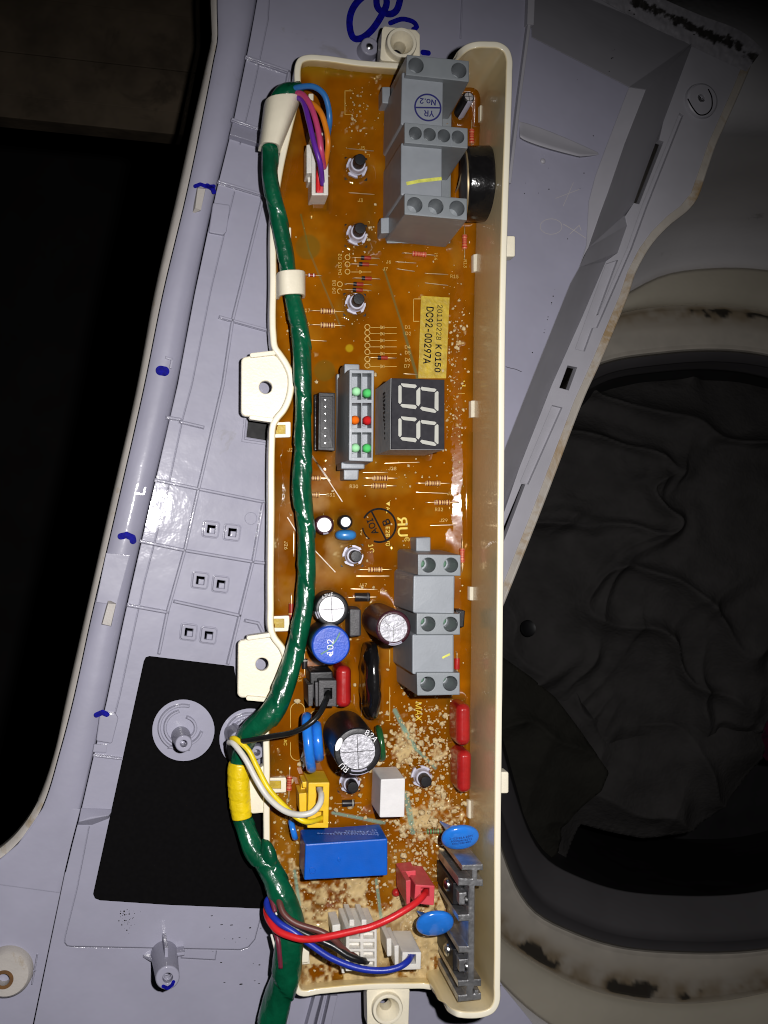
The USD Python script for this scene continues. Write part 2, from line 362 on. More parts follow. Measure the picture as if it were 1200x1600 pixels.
wm = thing('washing_machine', 'open top-loading washing machine with a grimy cream rim round its drum', 'washing machine', at(1090, 1020, -5600))
obj('top_cover', ringmesh([(clampx(sc(L1, 1.75), 560), -5000), (clampx(sc(L1, 1.75), 560), ZM+820), (clampx(sc(L1, 1.45), 565), ZM+800), (clampx(sc(L1, 1.34), 570), ZM+720), (clampx(sc(L1, 1.22), 580), ZM+330), (clampx(sc(L1, 1.13), 585), ZM+60), (sc(L1, 1.06), ZM-30), (sc(L1, 1.015), ZM-42), (L1, ZM-60)]), 'machine_cover', wm, smooth=50)
obj('outer_ring', ringmesh([(L1, ZM-60), (sc(L1, .998), ZM-6), (sc(L1, .99), ZM), ((L1+L2)/2, ZM+8), (L2*.85+L1*.15, ZM-4), (L2*.97+L1*.03, ZM-30)]), 'machine_cream', wm, smooth=40)
rl = [(L2*.97+L1*.03, ZM-31), (L2, ZM-26), (L2*.9+L3*.1, ZM-12), (L2*.5+L3*.5, ZM+2), (L2*.08+L3*.92, ZM-6), (L3, ZM-2), (sc(L3, .996), ZM-2), (sc(L3, .99), ZM-14), (sc(L3, .985), ZM-70)]
def fine_ring(rl, k=6, m=4):
    out = []
    up = lambda L: np.stack([np.interp(np.arange(180*m)/m, np.arange(181), np.r_[L[:, q], L[0, q]]) for q in (0, 1)], 1)
    for (La, za), (Lb, zb) in zip(rl, rl[1:]):
        for t in np.linspace(0, 1, k, endpoint=False): out.append((up(La*(1-t)+Lb*t), za*(1-t)+zb*t))
    out.append((up(rl[-1][0]), rl[-1][1])); n = 180*m
    V = np.vstack([np.array([at(x, y, z) for x, y in L]) for L, z in out]); P = np.vstack([L for L, z in out]); W = np.repeat(np.arange(len(out))/k, n)
    I, J = np.meshgrid(np.arange(len(out)-1), np.arange(n), indexing='ij'); I = I.ravel(); J = J.ravel(); K = (J+1) % n
    Fc = np.vstack([np.stack([I*n+J, (I+1)*n+J, (I+1)*n+K], 1), np.stack([I*n+J, (I+1)*n+K, I*n+K], 1)])
    t = trimesh.Trimesh(V, Fc, process=False)
    if t.face_normals[:, 2].mean() < 0: t.invert()
    return t, P, W
rt, rP, rW = fine_ring(rl)
q3 = np.column_stack([rP, np.zeros(len(rP))]); f1, f2, f3 = meshkit.fbm(q3*.012, 4), meshkit.fbm(q3*.06+40, 4), meshkit.fbm(q3*.075+90, 5)
crease = np.exp(-((rW-2.0)/.75)**2); lower = np.clip((rP[:, 1]-1380)/80, 0, 1); upper = np.clip((520-rP[:, 1])/30, 0, 1); act = .25+.75*np.maximum(lower, upper)
gate = np.clip((f1-.46)*7, 0, 1)
brown = np.clip(np.exp(-((rW-2.0)/1.2)**2)*act*(f2*1.7-.15+gate*.45), 0, 1)*.8
black = np.clip((crease*act*(.35+gate)*(f3*1.6+.05)-.60)*6, 0, 1)
rc = np.array([.46, .42, .36])*(.85+.3*f2[:, None]); rc = rc*(1-brown[:, None])+np.array([.17, .115, .05])*brown[:, None]; rc = rc*(1-.93*black[:, None])+np.array([.012, .010, .008])*.93*black[:, None]
obj('tub_ring', rt, 'ring_tint', wm, 'stained cream ring with dark mould along its crease', smooth=True, color=rc)
obj('drum_collar', ringmesh([(sc(L3, .985), ZM-70), (sc(L3, .955), ZM-100), (sc(L3, .952), ZM-130), (sc(L3, .94)+DS*.3, ZM-140), (sc(L3, .87)+DS, ZM-200), (sc(L3, .865)+DS, ZM-240)]), 'gasket', wm, smooth=40)
obj('drum', ringmesh([(sc(L3, .865)+DS, ZM-240), (sc(L3, .88)+DS, ZM-400), (sc(L3, .82)*.75+np.array(WC)*.25, ZM-1900), (sc(L3, .02), ZM-1950)]), 'drum_dark', wm, smooth=40)

def sfbm(p, o=3): return 2*meshkit.fbm(p, o)-1
# clothes in the drum: cloth sheets with folds
def garment(name, outline, z, amp, m, label, seed, bulge=160, freq=1.0, grid=7.0, kind=None):
    fr = Frame((0, 0, z), (1, 0, 0), (0, 1, 0)); P = fr.poly(outline, 0).buffer(-8).buffer(8)
    P = P.segmentize(14)
    x0, y0, x1, y1 = P.bounds; gx, gy = np.arange(x0, x1+grid, grid), np.arange(y0, y1+grid, grid)
    X, Y = np.meshgrid(gx, gy); inside = shapely.contains_xy(P, X, Y)
    D = ndimage.distance_transform_edt(np.pad(inside, 1))[1:-1, 1:-1]*grid
    p = np.stack([X.ravel(), Y.ravel(), np.full(X.size, seed*311.0)], 1)
    w = np.stack([sfbm(p*.0016*freq+7.1, 3), sfbm(p*.0016*freq+31.7, 3)], 1)*420
    q = p.copy(); q[:, 0] += w[:, 0]; q[:, 1] += w[:, 1]
    a = seed*1.1; u = q[:, 0]*math.cos(a)+q[:, 1]*math.sin(a); v = -q[:, 0]*math.sin(a)+q[:, 1]*math.cos(a)
    r1 = 1-np.abs(sfbm(np.stack([u*.0042*freq, v*.0013*freq, p[:, 2]], 1), 2))*3.0
    r2 = 1-np.abs(sfbm(np.stack([v*.0095*freq, u*.0026*freq, p[:, 2]+5], 1), 1))*2.6
    Z = (amp*1.25*np.where(r1 > 0, r1**2, .45*r1) + amp*.42*r2*np.clip(.4+r1, 0, 1) + amp*2.2*sfbm(p*.0014, 2)).reshape(X.shape) + bulge*(1-np.exp(-D/170))
    i, j = np.nonzero(inside[:-1, :-1] & inside[1:, :-1] & inside[:-1, 1:] & inside[1:, 1:]); W = X.shape[1]
    a0 = i*W+j; Fc = np.vstack([np.stack([a0, a0+1, a0+W+1], 1), np.stack([a0, a0+W+1, a0+W], 1)])
    t = trimesh.Trimesh(np.stack([X.ravel(), Y.ravel(), Z.ravel()], 1), Fc, process=False)
    e = np.vstack([Fc[:, [0, 1]], Fc[:, [1, 2]], Fc[:, [2, 0]]]); bv = np.unique(e[~np.isin(e[:, 0]*X.size+e[:, 1], e[:, 1]*X.size+e[:, 0])])
    pts = shapely.points(t.vertices[bv, 0], t.vertices[bv, 1]); on = shapely.line_interpolate_point(P.exterior, shapely.line_locate_point(P.exterior, pts))
    Vn = np.array(t.vertices); Vn[bv, 0] = shapely.get_x(on); Vn[bv, 1] = shapely.get_y(on); t.vertices = Vn
    n = len(t.vertices); V2 = t.vertices.copy(); V2[:, 2] -= 14
    e = np.vstack([Fc[:, [0, 1]], Fc[:, [1, 2]], Fc[:, [2, 0]]]); key = e[:, 0]*n+e[:, 1]; rev = e[:, 1]*n+e[:, 0]; bd = e[~np.isin(key, rev)]
    sd = np.vstack([np.stack([bd[:, 0], n+bd[:, 0], n+bd[:, 1]], 1), np.stack([bd[:, 0], n+bd[:, 1], bd[:, 1]], 1)])
    t = trimesh.Trimesh(np.vstack([t.vertices, V2]), np.vstack([Fc, Fc[:, ::-1]+n, sd]), process=False); t.remove_unreferenced_vertices()
    return obj(name, fr.out(t), m, label=label, cat='clothing', smooth=True)
garment('garment', [(700, 600), (800, 570), (930, 555), (1080, 550), (1300, 600), (1380, 800), (1380, 1010), (1290, 1120), (1130, 1150), (980, 1180), (860, 1130), (760, 1050), (700, 900)], ZM-620, 46, 'cloth_grey', 'charcoal grey crumpled cloth filling the upper half of the drum', 1)
garment('garment', [(740, 1120), (860, 1060), (960, 1080), (1080, 1060), (1190, 1110), (1180, 1180), (1150, 1230), (1110, 1275), (1060, 1300), (1005, 1310), (950, 1300), (910, 1290), (880, 1350), (850, 1385), (800, 1380), (760, 1300)], ZM-670, 34, 'cloth_grey', 'grey cloth with a rounded hem hanging over the black lower drum', 4, bulge=120)
garment('garment', [(740, 1000), (786, 1027), (830, 1058), (868, 1090), (905, 1140), (930, 1180), (946, 1203), (936, 1232), (905, 1262), (876, 1292), (872, 1330), (850, 1352), (790, 1328), (740, 1310)], ZM-540, 22, 'cloth_olive', 'dark olive folded cloth at the left of the drum beside the tray', 7, bulge=90)
garment('garment', [(1172, 1100), (1230, 1070), (1300, 1100), (1290, 1200), (1200, 1190), (1176, 1160)], ZM-600, 16, 'cloth_red', 'dark crimson patterned cloth at the right edge of the drum', 3, bulge=60)
bt = thing('coat_button', 'round black button lying on the grey cloth beside the tray wall', 'button', at(824, 982, ZM-440))
obj('disc', lathe([(0, 0), (26, 0), (29, 6), (26, 12), (18, 8), (0, 7)], at(824, 982, ZM-455), (.2, .2, 1)), 'button_dark', bt)

# ================================================================== the upturned control panel
OUT = [(329, -40), (328, 0), (330, 56), (322, 97), (300, 195), (277, 300), (240, 461), (214, 600), (169, 799), (131, 967), (101, 1100), (86, 1169), (56, 1255), (22, 1304), (-10, 1330), (-60, 1352)]
RIM = [(341, -40), (339, 0), (340, 56), (333, 97), (314, 195), (292, 300), (254, 461), (226, 600), (181, 799), (142, 967), (113, 1100), (95, 1169), (66, 1262), (28, 1318), (-8, 1348), (-60, 1374)]
LN2 = [(405, -40), (401, 0), (391, 56), (383, 97), (363, 195), (337, 300), (303, 461), (277, 600), (231, 799), (193, 967), (165, 1100), (147, 1175), (127, 1262), (112, 1320), (102, 1362), (44, 1640)]
def dens(L, n=8):
    P = np.array(L, float); s = np.r_[0, np.cumsum(np.hypot(*np.diff(P, axis=0).T))]; t = np.linspace(0, s[-1], len(L)*n)
    from scipy.interpolate import PchipInterpolator
    return np.stack([PchipInterpolator(s, P[:, 0])(t), PchipInterpolator(s, P[:, 1])(t)], 1)
def hl(P, h): return [(round(float(x), 2), round(float(y), 2), h) for x, y in P]
O_, R_ = dens(OUT), dens(RIM)
L_ = dens(LN2[:-1] + [(95, 1395)])
bp = thing('console_cover', 'upturned grey plastic console cover with ribs and screw posts under the tray', 'console cover', PB.p3(375, 900))
rim = sheet(strips([hl(O_, -34.), hl(O_+(R_-O_)*.12, -9.), hl(O_+(R_-O_)*.5, -2.), hl(R_-.6, 0.)]), 8)
obj('edge_rim', rim, 'panel_rim', bp, 'narrow beige outer lip along the panel edge', smooth=60)
fade = np.clip((1-np.linspace(0, 1, len(R_)))*3.2, 0, 1)**.8
hf = lambda P, h: [(round(float(x), 2), round(float(y), 2), float(.7+(h-.7)*f)) for (x, y), f in zip(P, fade)]
side = [hf(R_+.6, -1.2)] + [hf(R_+(L_-R_)*t, h) for t, h in ((.03, 1.), (.2, 5.), (.5, 7.), (.75, 4.), (.92, -3.), (.99, -9.))]
sd = sheet(strips(side), 9)
low = sheet([((-60., 1374., 0.5), (-8., 1349., .5), (28., 1319., .5), (66., 1264., .5), (125.5, 1264., .5), (111., 1320., .5), (101., 1362., .5), (43., 1640., .5), (-60., 1640., .5))], 9)
obj('side_band', cat(sd, low), 'panel_grey', bp, smooth=50)
main = PB.poly([(x+1, y) for x, y in LN2[:-1]] + [(101.5, 1364), (45, 1640), (864, 1640), (834, 1600), (785, 1540), (752, 1480), (752, 820), (792, 692), (840, 570), (891, 443), (905, 418), (916, 384), (920, 315), (930, 276), (948, 227), (983, 136), (831, 58), (829, -40)])
sqs = [(330, 827), (363, 832), (313, 907), (345, 913), (295, 988), (326, 993)]
A7 = math.radians(7)
def sq(cx, cy, w):
    p = [(-w, -w), (w, -w), (w, w), (-w, w)]; return [(cx+x*math.cos(A7)-y*math.sin(A7), cy+x*math.sin(A7)+y*math.cos(A7)) for x, y in p]
win = [(388, 655), (440, 658), (440, 692), (385, 683)]
cut = [PB.poly(sq(x, y, 6.2)) for x, y in sqs] + [PB.poly(win)]
reg_low = PB.poly([(452, 1540), (785, 1540), (834, 1600), (864, 1640), (452, 1640)])
ejects = [(66, 1335, 18), (392, 810, 10), (303, 1065, 11)]
mp = main.difference(unary_union(cut + [reg_low]))
# shallow outlined relief, cut as fine grooves
def groove(pts, w=1.6): return LineString([PB.px(x, y) for x, y in pts]).buffer(w/2)
gr = [groove([(422, -40), (419, 30), (398, 130), (375, 225)]), groove([(366, 300), (330, 450), (300, 600), (285, 656), (259, 780), (225, 911), (187, 1087), (176, 1130)]),
      groove([(139, 1292), (120, 1390), (101, 1466), (101, 1473), (105, 1478), (112, 1479), (375, 1484), (388, 1480), (398, 1468), (408, 1430)], 1.3), groove([(283, 1484), (283, 1497), (336, 1500), (338, 1486)], 1.2)]
mp2 = mp.difference(unary_union(gr))
body = cat(PB.out(ext(mp2, -4, 0)), PB.out(ext(mp, -10, -4.0)))
lowm = PB.out(ext(reg_low, -34, -26))
obj('panel_face', body, 'panel_grey', bp, smooth=30)
# the deep shelf seen below the tray, with its two upright ribs
obj('lower_shelf', lowm, 'panel_grey', bp, smooth=30)
for a, b, w in (((497, 1556), (474, 1640), 9), ((522, 1556), (503, 1640), 11), ((508, 1556), (487, 1640), 4)):
    obj('shelf_rib', prism([(a[0]-w/2, a[1]), (a[0]+w/2, a[1]), (b[0]+w/2, b[1]), (b[0]-w/2, b[1])], -26.2, -8, PB), 'panel_grey', bp)
def rib(pts, w=5, h=7, h0=-.5, m='panel_grey', name='rib'):
    g = LineString([PB.px(x, y, h) for x, y in pts])
    mm = cat(PB.out(ext(g.buffer(w/2, cap_style='square', join_style='mitre'), h0, h*.55)), PB.out(ext(g.buffer(w/2*.62, cap_style='square', join_style='mitre'), h*.55, h)))
    return obj(name, mm, m, bp)
for pts in ([(386, 88), (452, 111)], [(452, 111), (440, 172)], [(364, 186), (409, 202)], [(343, 283), (412, 304)], [(412, 306), (364, 499), (349, 600), (311, 762), (289, 860), (262, 956), (249, 1020)],
            [(345, 495), (420, 516)], [(262, 652), (281, 655)], [(283, 659), (317, 667)], [(244, 750), (311, 764), (416, 785)], [(221, 846), (289, 860), (396, 878), (416, 880)],
            [(201, 946), (262, 957)], [(274, 940), (375, 962)], [(412, 786), (396, 877), (375, 962), (357, 1036)], [(385, 970), (404, 974), (412, 990)]):
    rib(pts, 5.4, 9)
# step band near the top left, notch and tabs on the left
wedge = lambda L: PB.out(hull([[*PB.px(x, y, h), h] for x, y, h in L]))
obj('step_wall', wedge([(364, 189, -.5), (409, 203, -.5), (405, 224, 14), (359, 210, 14), (357, 217, -.5), (403, 231, -.5)]), 'panel_grey', bp)
obj('snap_tab', rbox([(333, 316), (360, 320), (354, 362), (349, 367), (326, 363)], 7, -2, 1.5, 3, fr=PB), 'panel_grey', bp)
obj('snap_hook', PB.out(hull([[*PB.px(x, y, h), h] for x, y, h in ((307, 292, 2), (321, 295, 16), (314, 328, 16), (299, 335, 2), (312, 331, 2), (322, 293, 2), (305, 325, 14), (309, 294, 14))])), 'panel_rim', bp, 'grey snap hook with blue ink above it')
obj('snap_hook', PB.out(hull([[*PB.px(x, y, h), h] for x, y, h in ((168, 935, 2), (181, 944, 15), (173, 978, 15), (157, 976, 2), (160, 975, 14), (169, 943, 14), (182, 942, 2), (174, 979, 2))])), 'panel_rim', bp)
obj('snap_tab', rbox([(156, 1113), (180, 1114), (185, 1122), (175, 1162), (150, 1158)], 6, -2, 1.5, 3, fr=PB), 'panel_grey', bp)
obj('snap_tab', prism([(147, 1163), (168, 1163), (166, 1176), (145, 1175)], -1, 3, PB), 'panel_grey', bp)
rib([(147, 1181), (198, 1187)], 4, 6)
obj('step_wall', wedge([(127, 1262, -.5), (178, 1264, -.5), (170, 1274, 12), (142, 1277, 12), (123, 1284, 12), (121, 1289, -.5), (144, 1289, -.5), (170, 1279, -.5)]), 'panel_grey', bp)
obj('seam_plate', prism([(166, 864), (203, 867), (182, 946), (150, 941)], 4.5, 7.4, PB), 'panel_grey', bp)
for (cx, cy, r) in ejects:
    obj('pin_mark', PB.out(ext(Point(*PB.px(cx, cy)).buffer(r).difference(Point(*PB.px(cx, cy)).buffer(r-1.0)), -1, .8)), 'panel_grey', bp)
for x, y in ((262, 567), (219, 768)):
    obj('moulded_mark', cat(line([(x-4, y-8), (x+7, y-5)], 3.6, 5, 4.5, PB), line([(x+7, y-5), (x+4, y+9)], 3.6, 5.05, 4.4, PB)) if y < 700 else cat(line([(x-6, y+3), (x+5, y+5)], 3.2, 5, 4.4, PB), line([(x+5, y+5), (x+8, y-7)], 3.2, 5.05, 4.3, PB)), 'panel_grey', bp)
for x, y in sqs:
    fr_ = PB.poly(sq(x, y, 11.5), 7).buffer(-3).buffer(3)
    m = cat(PB.out(ext(fr_.buffer(2.2).difference(PB.poly(sq(x, y, 6.2), 7)), -1, 2.5)), PB.out(ext(fr_.difference(PB.poly(sq(x, y, 6.4), 7)), 2.5, 8)))
    b = obj('button_window', m, 'panel_grey', bp)
    obj('lens_stub', PB.out(rpoly(PB.poly(sq(x+1.5, y+2.5, 4.6), 1), -14, 1, 1, 1)), 'panel_grey', b)
wf = [(382, 648), (440, 653), (440, 699), (378, 690)]
obj('window_frame', cat(PB.out(ext(PB.poly(wf, 5).difference(PB.poly(win, 5).buffer(2)), -1, 3)), PB.out(ext(PB.poly([(385, 651.5), (440, 655.5), (440, 695), (381.5, 686.5)], 5).difference(PB.poly(win, 5).buffer(1)), 3, 6))), 'panel_grey', bp)
obj('window_pane', prism([(375, 640), (460, 650), (460, 705), (372, 695)], -22, -13, PB), 'dark_opening', bp, 'dark lens behind the panel opening')
# right hand trough, wall, flange
inn = [(983., 136., 0.), (948., 227., 0.), (930., 276., 0.), (920., 315., 0.), (916., 384., 0.)]
rid = [(1009., 140., 22.), (976., 224., 22.), (950., 300., 20.), (937., 335., 16.), (919., 387., 3.)]
WD = -112.
wl = [(1083., 66., WD), (1037., 189., WD), (1008., 268., WD), (990., 318., WD), (976., 336., WD)]
fe = [(919., 387., 3.), (912., 400., 1.), (905., 418., 0.), (891., 443., 0.), (870., 495., 0.), (840., 570., 0.), (792., 692., 0.), (752., 800., 0.)]
wl2 = [(976., 336., WD), (980., 352., WD), (965., 395., WD), (947., 408., WD), (909., 497., WD), (863., 600., WD), (812., 730., WD), (770., 840., WD)]
tr = sheet(strips([inn, rid, wl]) + strips([fe, wl2]) + [((916., 384., 0.), (919., 387., 3.), (912., 400., 1.), (905., 418., 0.))], 8)
endw = sheet([((829., -40., WD), (831., 58., 0.), (983., 136., 0.), (1083., 66., WD), (1004., 26., WD), (955., -6., WD), (900., -40., WD)), ((983., 136., 0.), (1009., 140., 22.), (1083., 66., WD))], 8)
obj('trough_wall', tr, 'panel_trough', bp, smooth=25)
obj('trough_end', endw, 'panel_trough', bp, smooth=25)
A_ = [(900, -40), (955, -6), (1004, 26), (1083, 66), (1037, 189), (1030, 219), (990, 318), (977, 338), (980, 352), (965, 395), (947, 408), (909, 497), (863, 600), (812, 730), (788, 800), (770, 840)]
E_ = [(760, 1005), (788, 936), (846, 790), (906, 632), (936, 565), (977, 467), (990, 428), (1007, 395), (1025, 370), (1049, 346), (1070, 330), (1088, 308), (1102, 268), (1116, 227), (1130, 196), (1155, 140), (1175, 90), (1172, 76), (1160, 66), (1081, 40), (1004, 5), (960, -40)]
slots = [[(1030, 219), (1037, 221), (999, 319), (990, 317)], [(887, 571), (902, 574), (889, 610), (874, 606)], [(815, 756), (821, 757), (782, 860), (780, 840)]]
recs = [[(947, 412), (966, 406), (914, 549), (899, 545)], [(863, 633), (879, 637), (826, 757), (813, 753)]]
chan = [[(1062, 176), (1068, 180), (1012, 322), (988, 388), (934, 512), (926, 512), (980, 388), (1003, 322), (1042, 226)]]
WF = WD+2
fl = PB.poly(A_ + E_, WF)
hs = unary_union([PB.poly(s, WF) for s in slots]); hr = unary_union([PB.poly(s, WF) for s in recs + chan])
obj('flange', cat(PB.out(ext(fl.difference(hs).difference(hr), WF-9, WF)), PB.out(ext(fl.difference(hs), WF-18, WF-9))), 'panel_trough', bp, smooth=30)
eg = LineString([PB.px(x, y, WF) for x, y in E_[1:18]]).buffer(13).intersection(fl)
obj('stained_edge', PB.out(ext(eg.difference(hs).difference(hr), WF-.2, WF+1.4)), 'stained_edge', bp, 'yellow brown stained outer edge of the flange')
obj('edge_lip', tube([PB.world(np.array([[*PB.px(x, y, WF), WF-2]]))[0] for x, y in E_[:18]], 4.0, 8, 12), 'stained_edge', bp)
obj('long_rib', PB.out(ext(LineString([PB.px(x, y, 14) for x, y in ((832, -40), (829, 38))]).buffer(6, cap_style='flat'), -1, 14)), 'panel_trough', bp)
obj('long_rib', PB.out(ext(LineString([PB.px(x, y, 14) for x, y in ((828, 36), (813, 150), (797, 285))]).buffer(2.6, cap_style='flat'), -1, 12)), 'panel_trough', bp)
obj('long_rib', PB.out(ext(LineString([PB.px(x, y, 3) for x, y in ((724, -40), (720, 60))]).buffer(1.2, cap_style='flat'), -1, 3)), 'panel_grey', bp)
ux = np.linspace(0, 1, 26); up_ = np.stack([812+122*ux, 190+48*ux**1.2], 1); rd_ = np.stack([813+122*ux, 212+38*ux**.8-9*np.clip(ux-.75, 0, 1)*4*ux], 1); tp_ = np.clip((1-ux)*3, 0, 1)**.6
dl = [[(float(u[0]+(r[0]-u[0])*t), float(u[1]+(r[1]-u[1])*t), float(.3+h*k)) for u, r, k in zip(up_, rd_, tp_)] for t, h in ((0, 0), (.3, 1.2), (.6, 4), (.85, 8), (1, 9.5), (1.12, 7.5), (1.22, 0))]
obj('finger_dent', sheet(strips(dl), 2), 'panel_trough', bp, 'curved moulded step across the trough floor', smooth=70)
obj('screw_post', PB.out(diff(lathe([(0, WF-2), (34, WF-2), (32, WF+7), (28, WF+10), (0, WF+10)], [*PB.px(1098, 156, WF+8), 0], (0, 0, 1)), [lathe([(0, WF+2), (7, WF+2), (7, WF+22), (0, WF+22)], [*PB.px(1096, 153, WF+10), 0], (0, 0, 1), 16)])), 'panel_trough', bp, smooth=30)
hk = [(1075, 155), (1082, 168), (1092, 179), (1104, 178), (1112, 168), (1112, 152), (1107, 140)]
obj('hook_mark', line(spline(hk, 3), 2.4, WF+10.2, .5, PB, 'round'), 'print_black', bp)
obj('spring_coil', cat(*[PB.out(tube([[*(PB.px(1096, 153, WF+10) + np.array([r*math.cos(t), r*math.sin(t)])), WF+11] for t in np.linspace(2.6, 5.6, 8)], .8, 6)) for r in (2.5, 5, 7.5)]), 'steel', bp)
obj('hair_crack', line([(790, 573), (797, 575), (806, 577), (815, 581)], .8, .1, .3, PB), 'print_black', bp)
obj('pimple', lathe([(5, -1), (4.4, 2), (2.5, 3.4), (0, 3.8)], PB.p3(848, 252, 0), PB.ez, 12), 'panel_trough', bp)
# posts
def post(px, py, h, r, hole, name='screw_post', m='panel_grey', fins=True, label=None):
    loc = [*PB.px(px, py, h), 0]
    a = lathe([(0, -2), (r*1.16, -2), (r*1.04, h*.5), (r*.97, h-1.5), (r*.88, h), (0, h)], loc, (0, 0, 1), 36)
    a = diff(a, [lathe([(0, h-30), (hole, h-30), (hole, h+1.5), (0, h+1.5)], loc, (0, 0, 1), 24)])
    p = obj(name, PB.out(a), m, bp, label)
    return p
pp = post(287, 1162, 62, 13, 5.5, label='screw post standing in the round foam cut-out')
bpst = post(262, 1528, 92, 18, 7.5, label='tall screw post with blue ink on its tip')
x, y = PB.px(262, 1528, 92)
obj('fin', PB.out(cat(ext(sbox(x-2.5, y+12, x+2.5, y+32), -1, 60), hull([[x+q, y+w, z] for q, w, z in ((-19, -2, -1), (-19, 2, -1), (-33, -2, -1), (-33, 2, -1), (-17, -2, 26), (-17, 2, 26))]), ext(sbox(x+17, y+4, x+30, y+9), -1, 24))), 'panel_grey', bpst)
obj('ink_spot', cat(line([(255, 1541), (262, 1544), (269, 1539), (271, 1534)], 5, 92.2, .5, PB, 'round')), 'marker_blue', bpst)
obj('thread_insert', cat(*[PB.out(tube([[x+5.8*math.cos(t), y+5.8*math.sin(t), 84-k*4] for t in np.linspace(0, 6.28, 20)], 1.0, 6)) for k in range(4)]), 'panel_grey', bpst)
lp = [*PB.px(10, 1524, 18), 0]
a = lathe([(0, -2), (38, -2), (36, 12), (31, 18), (0, 18)], lp, (0, 0, 1), 40)
a = diff(a, [lathe([(0, -12), (9, -12), (9, 22), (0, 22)], [lp[0]-4, lp[1]-6, 0], (0, 0, 1), 24)])
sp = obj('screw_hole', PB.out(a), 'panel_rim', bp, 'round raised screw hole with a rusty centre')
obj('rust_ring', PB.out(ext(Point(lp[0]-4, lp[1]-6).buffer(14).difference(Point(lp[0]-4, lp[1]-6).buffer(8.8)), 18, 18.4)), 'rust_stain', sp)
obj('hole_floor', PB.out(ext(Point(lp[0]-4, lp[1]-6).buffer(8.8), -12, -8)), 'dark_opening', sp)
rib([(58, 1494), (50, 1538)], 2.5, 5); rib([(44, 1516), (55, 1518)], 2.5, 5)
t0 = post(578, 72, 22, 15, 6, label='pale screw post with a steel screw beside the top tray lug')
x, y = PB.px(578, 72, 22)
obj('screw', PB.out(cat(lathe([(0, -5), (6, -5), (5.5, 21), (3, 22.5), (0, 22.5)], [x, y, 0], (0, 0, 1), 20), *[tube([[x+(5.8)*math.cos(t), y+5.8*math.sin(t), 14+k*3] for t in np.linspace(0, 6.28, 18)], .9, 6) for k in range(3)])), 'steel', t0)
# ring relief seen through the foam cut-outs
for cx, cy in ((287, 1142), (392, 1155)):
    for r, a0, a1, w in ((38, 2.2, 4.9, 5), (29, .3, 4.4, 5), (19, -1.2, 1.2, 5)):
        pts = [(cx+r*math.cos(t), cy-4+r*math.sin(t)*.92) for t in np.linspace(a0, a1, 22)]
        rib(pts, w, 8, name='curved_rib')
    rib([(cx-22, cy+26), (cx+8, cy+29)], 5, 8, name='curved_rib')
post(372, 1156, 60, 13, 5.5)
post(402, 1176, 40, 11, 5)
# foam pad with cut-outs
g = PB.poly([(225, 1034), (228, 1028), (234, 1026), (366, 1042), (372, 1088), (405, 1096), (424, 1104), (430, 1180), (436, 1330), (432, 1421), (409, 1420), (260, 1414), (157, 1407), (149, 1404), (146, 1397)], 9)
g = g.difference(PB.poly(circ(287, 1142, 49, 48), 9)).difference(PB.poly(circ(392, 1156, 49, 48), 9))
obj('foam_pad', PB.out(cat(ext(g, .3, 7.5), ext(g.buffer(-1.4), 7.5, 9))), 'black_foam', label='matte black foam sheet with two round cut-outs stuck on the grey panel', cat='foam pad', smooth=30)
# blue ink marks
for pts, w in (([(305, 291), (313, 288), (324, 292), (334, 291)], 6), ([(324, 290), (333, 296), (334, 300)], 7), ([(251, 579), (257, 580)], 15), ([(189, 838), (198, 836), (207, 840), (208, 845)], 10), ([(151, 1117), (160, 1113), (167, 1116)], 8)):
    obj('ink_mark', line(pts, w, 8.5 if pts[0][0] < 300 else 6.5, .6, PB, 'round'), 'marker_blue', bp)
obj('ink_writing', cat(line(spline([(590, -14), (566, -4), (551, 14), (546, 36), (551, 58), (564, 60), (580, 48), (594, 28), (604, 6), (600, -14)], 3), 11, .1, .6, PB, 'round'), line(spline([(588, -12), (590, 12), (606, 22), (618, 18), (624, 4), (626, -14)], 3), 11, .12, .6, PB, 'round'), line(spline([(610, 36), (628, 30), (645, 34), (651, 42), (646, 46)], 3), 8, .14, .6, PB, 'round')), 'marker_blue', bp, 'blue marker handwriting on the panel above the tray', smooth=False)
obj('ink_mark', line([(661, 82), (669, 83)], 9, .1, .6, PB, 'round'), 'marker_blue', bp)
obj('pencil_scribble', cat(line(spline(circ(861, 354, 17, 20, 12) + [(878, 354)], 3), .7, .1, .3, PB), line([(880, 350), (900, 362), (915, 372)], .8, .12, .3, PB), line([(890, 366), (905, 352), (908, 360)], .8, .14, .3, PB), line([(868, 310), (905, 296)], .6, .1, .3, PB), line([(880, 322), (896, 285)], .6, .12, .3, PB)), 'panel_rim', bp, smooth=False)
# dirt: black grime along the far lip of the trough and grime on the foam edge
ms = []
lipA = dens([(940, 0), (1000, 33), (1081, 72), (1140, 100), (1166, 112)], 60); lipB = dens([(948, -46), (1010, -14), (1090, 22), (1160, 50), (1192, 78)], 60)
nl = len(lipA); gl = 22; LP = np.array([[lipA[i]+(lipB[i]-lipA[i])*j/(gl-1) for i in range(nl)] for j in range(gl)])
lf2 = meshkit.fbm(np.concatenate([LP*.05, np.zeros((gl, nl, 1))], -1), 4); lf3 = meshkit.fbm(np.concatenate([LP*.13+30, np.zeros((gl, nl, 1))], -1), 4)
jj = np.linspace(0, 1, gl)[:, None]
lz = WF+1.2+lf3*4+8*np.clip(jj-.45, 0, 1)
lv = np.array([[*PB.px(LP[j, i, 0], LP[j, i, 1], float(lz[j, i])), lz[j, i]] for j in range(gl) for i in range(nl)])
II, JJ = np.meshgrid(np.arange(gl-1), np.arange(nl-1), indexing='ij'); II = II.ravel(); JJ = JJ.ravel()
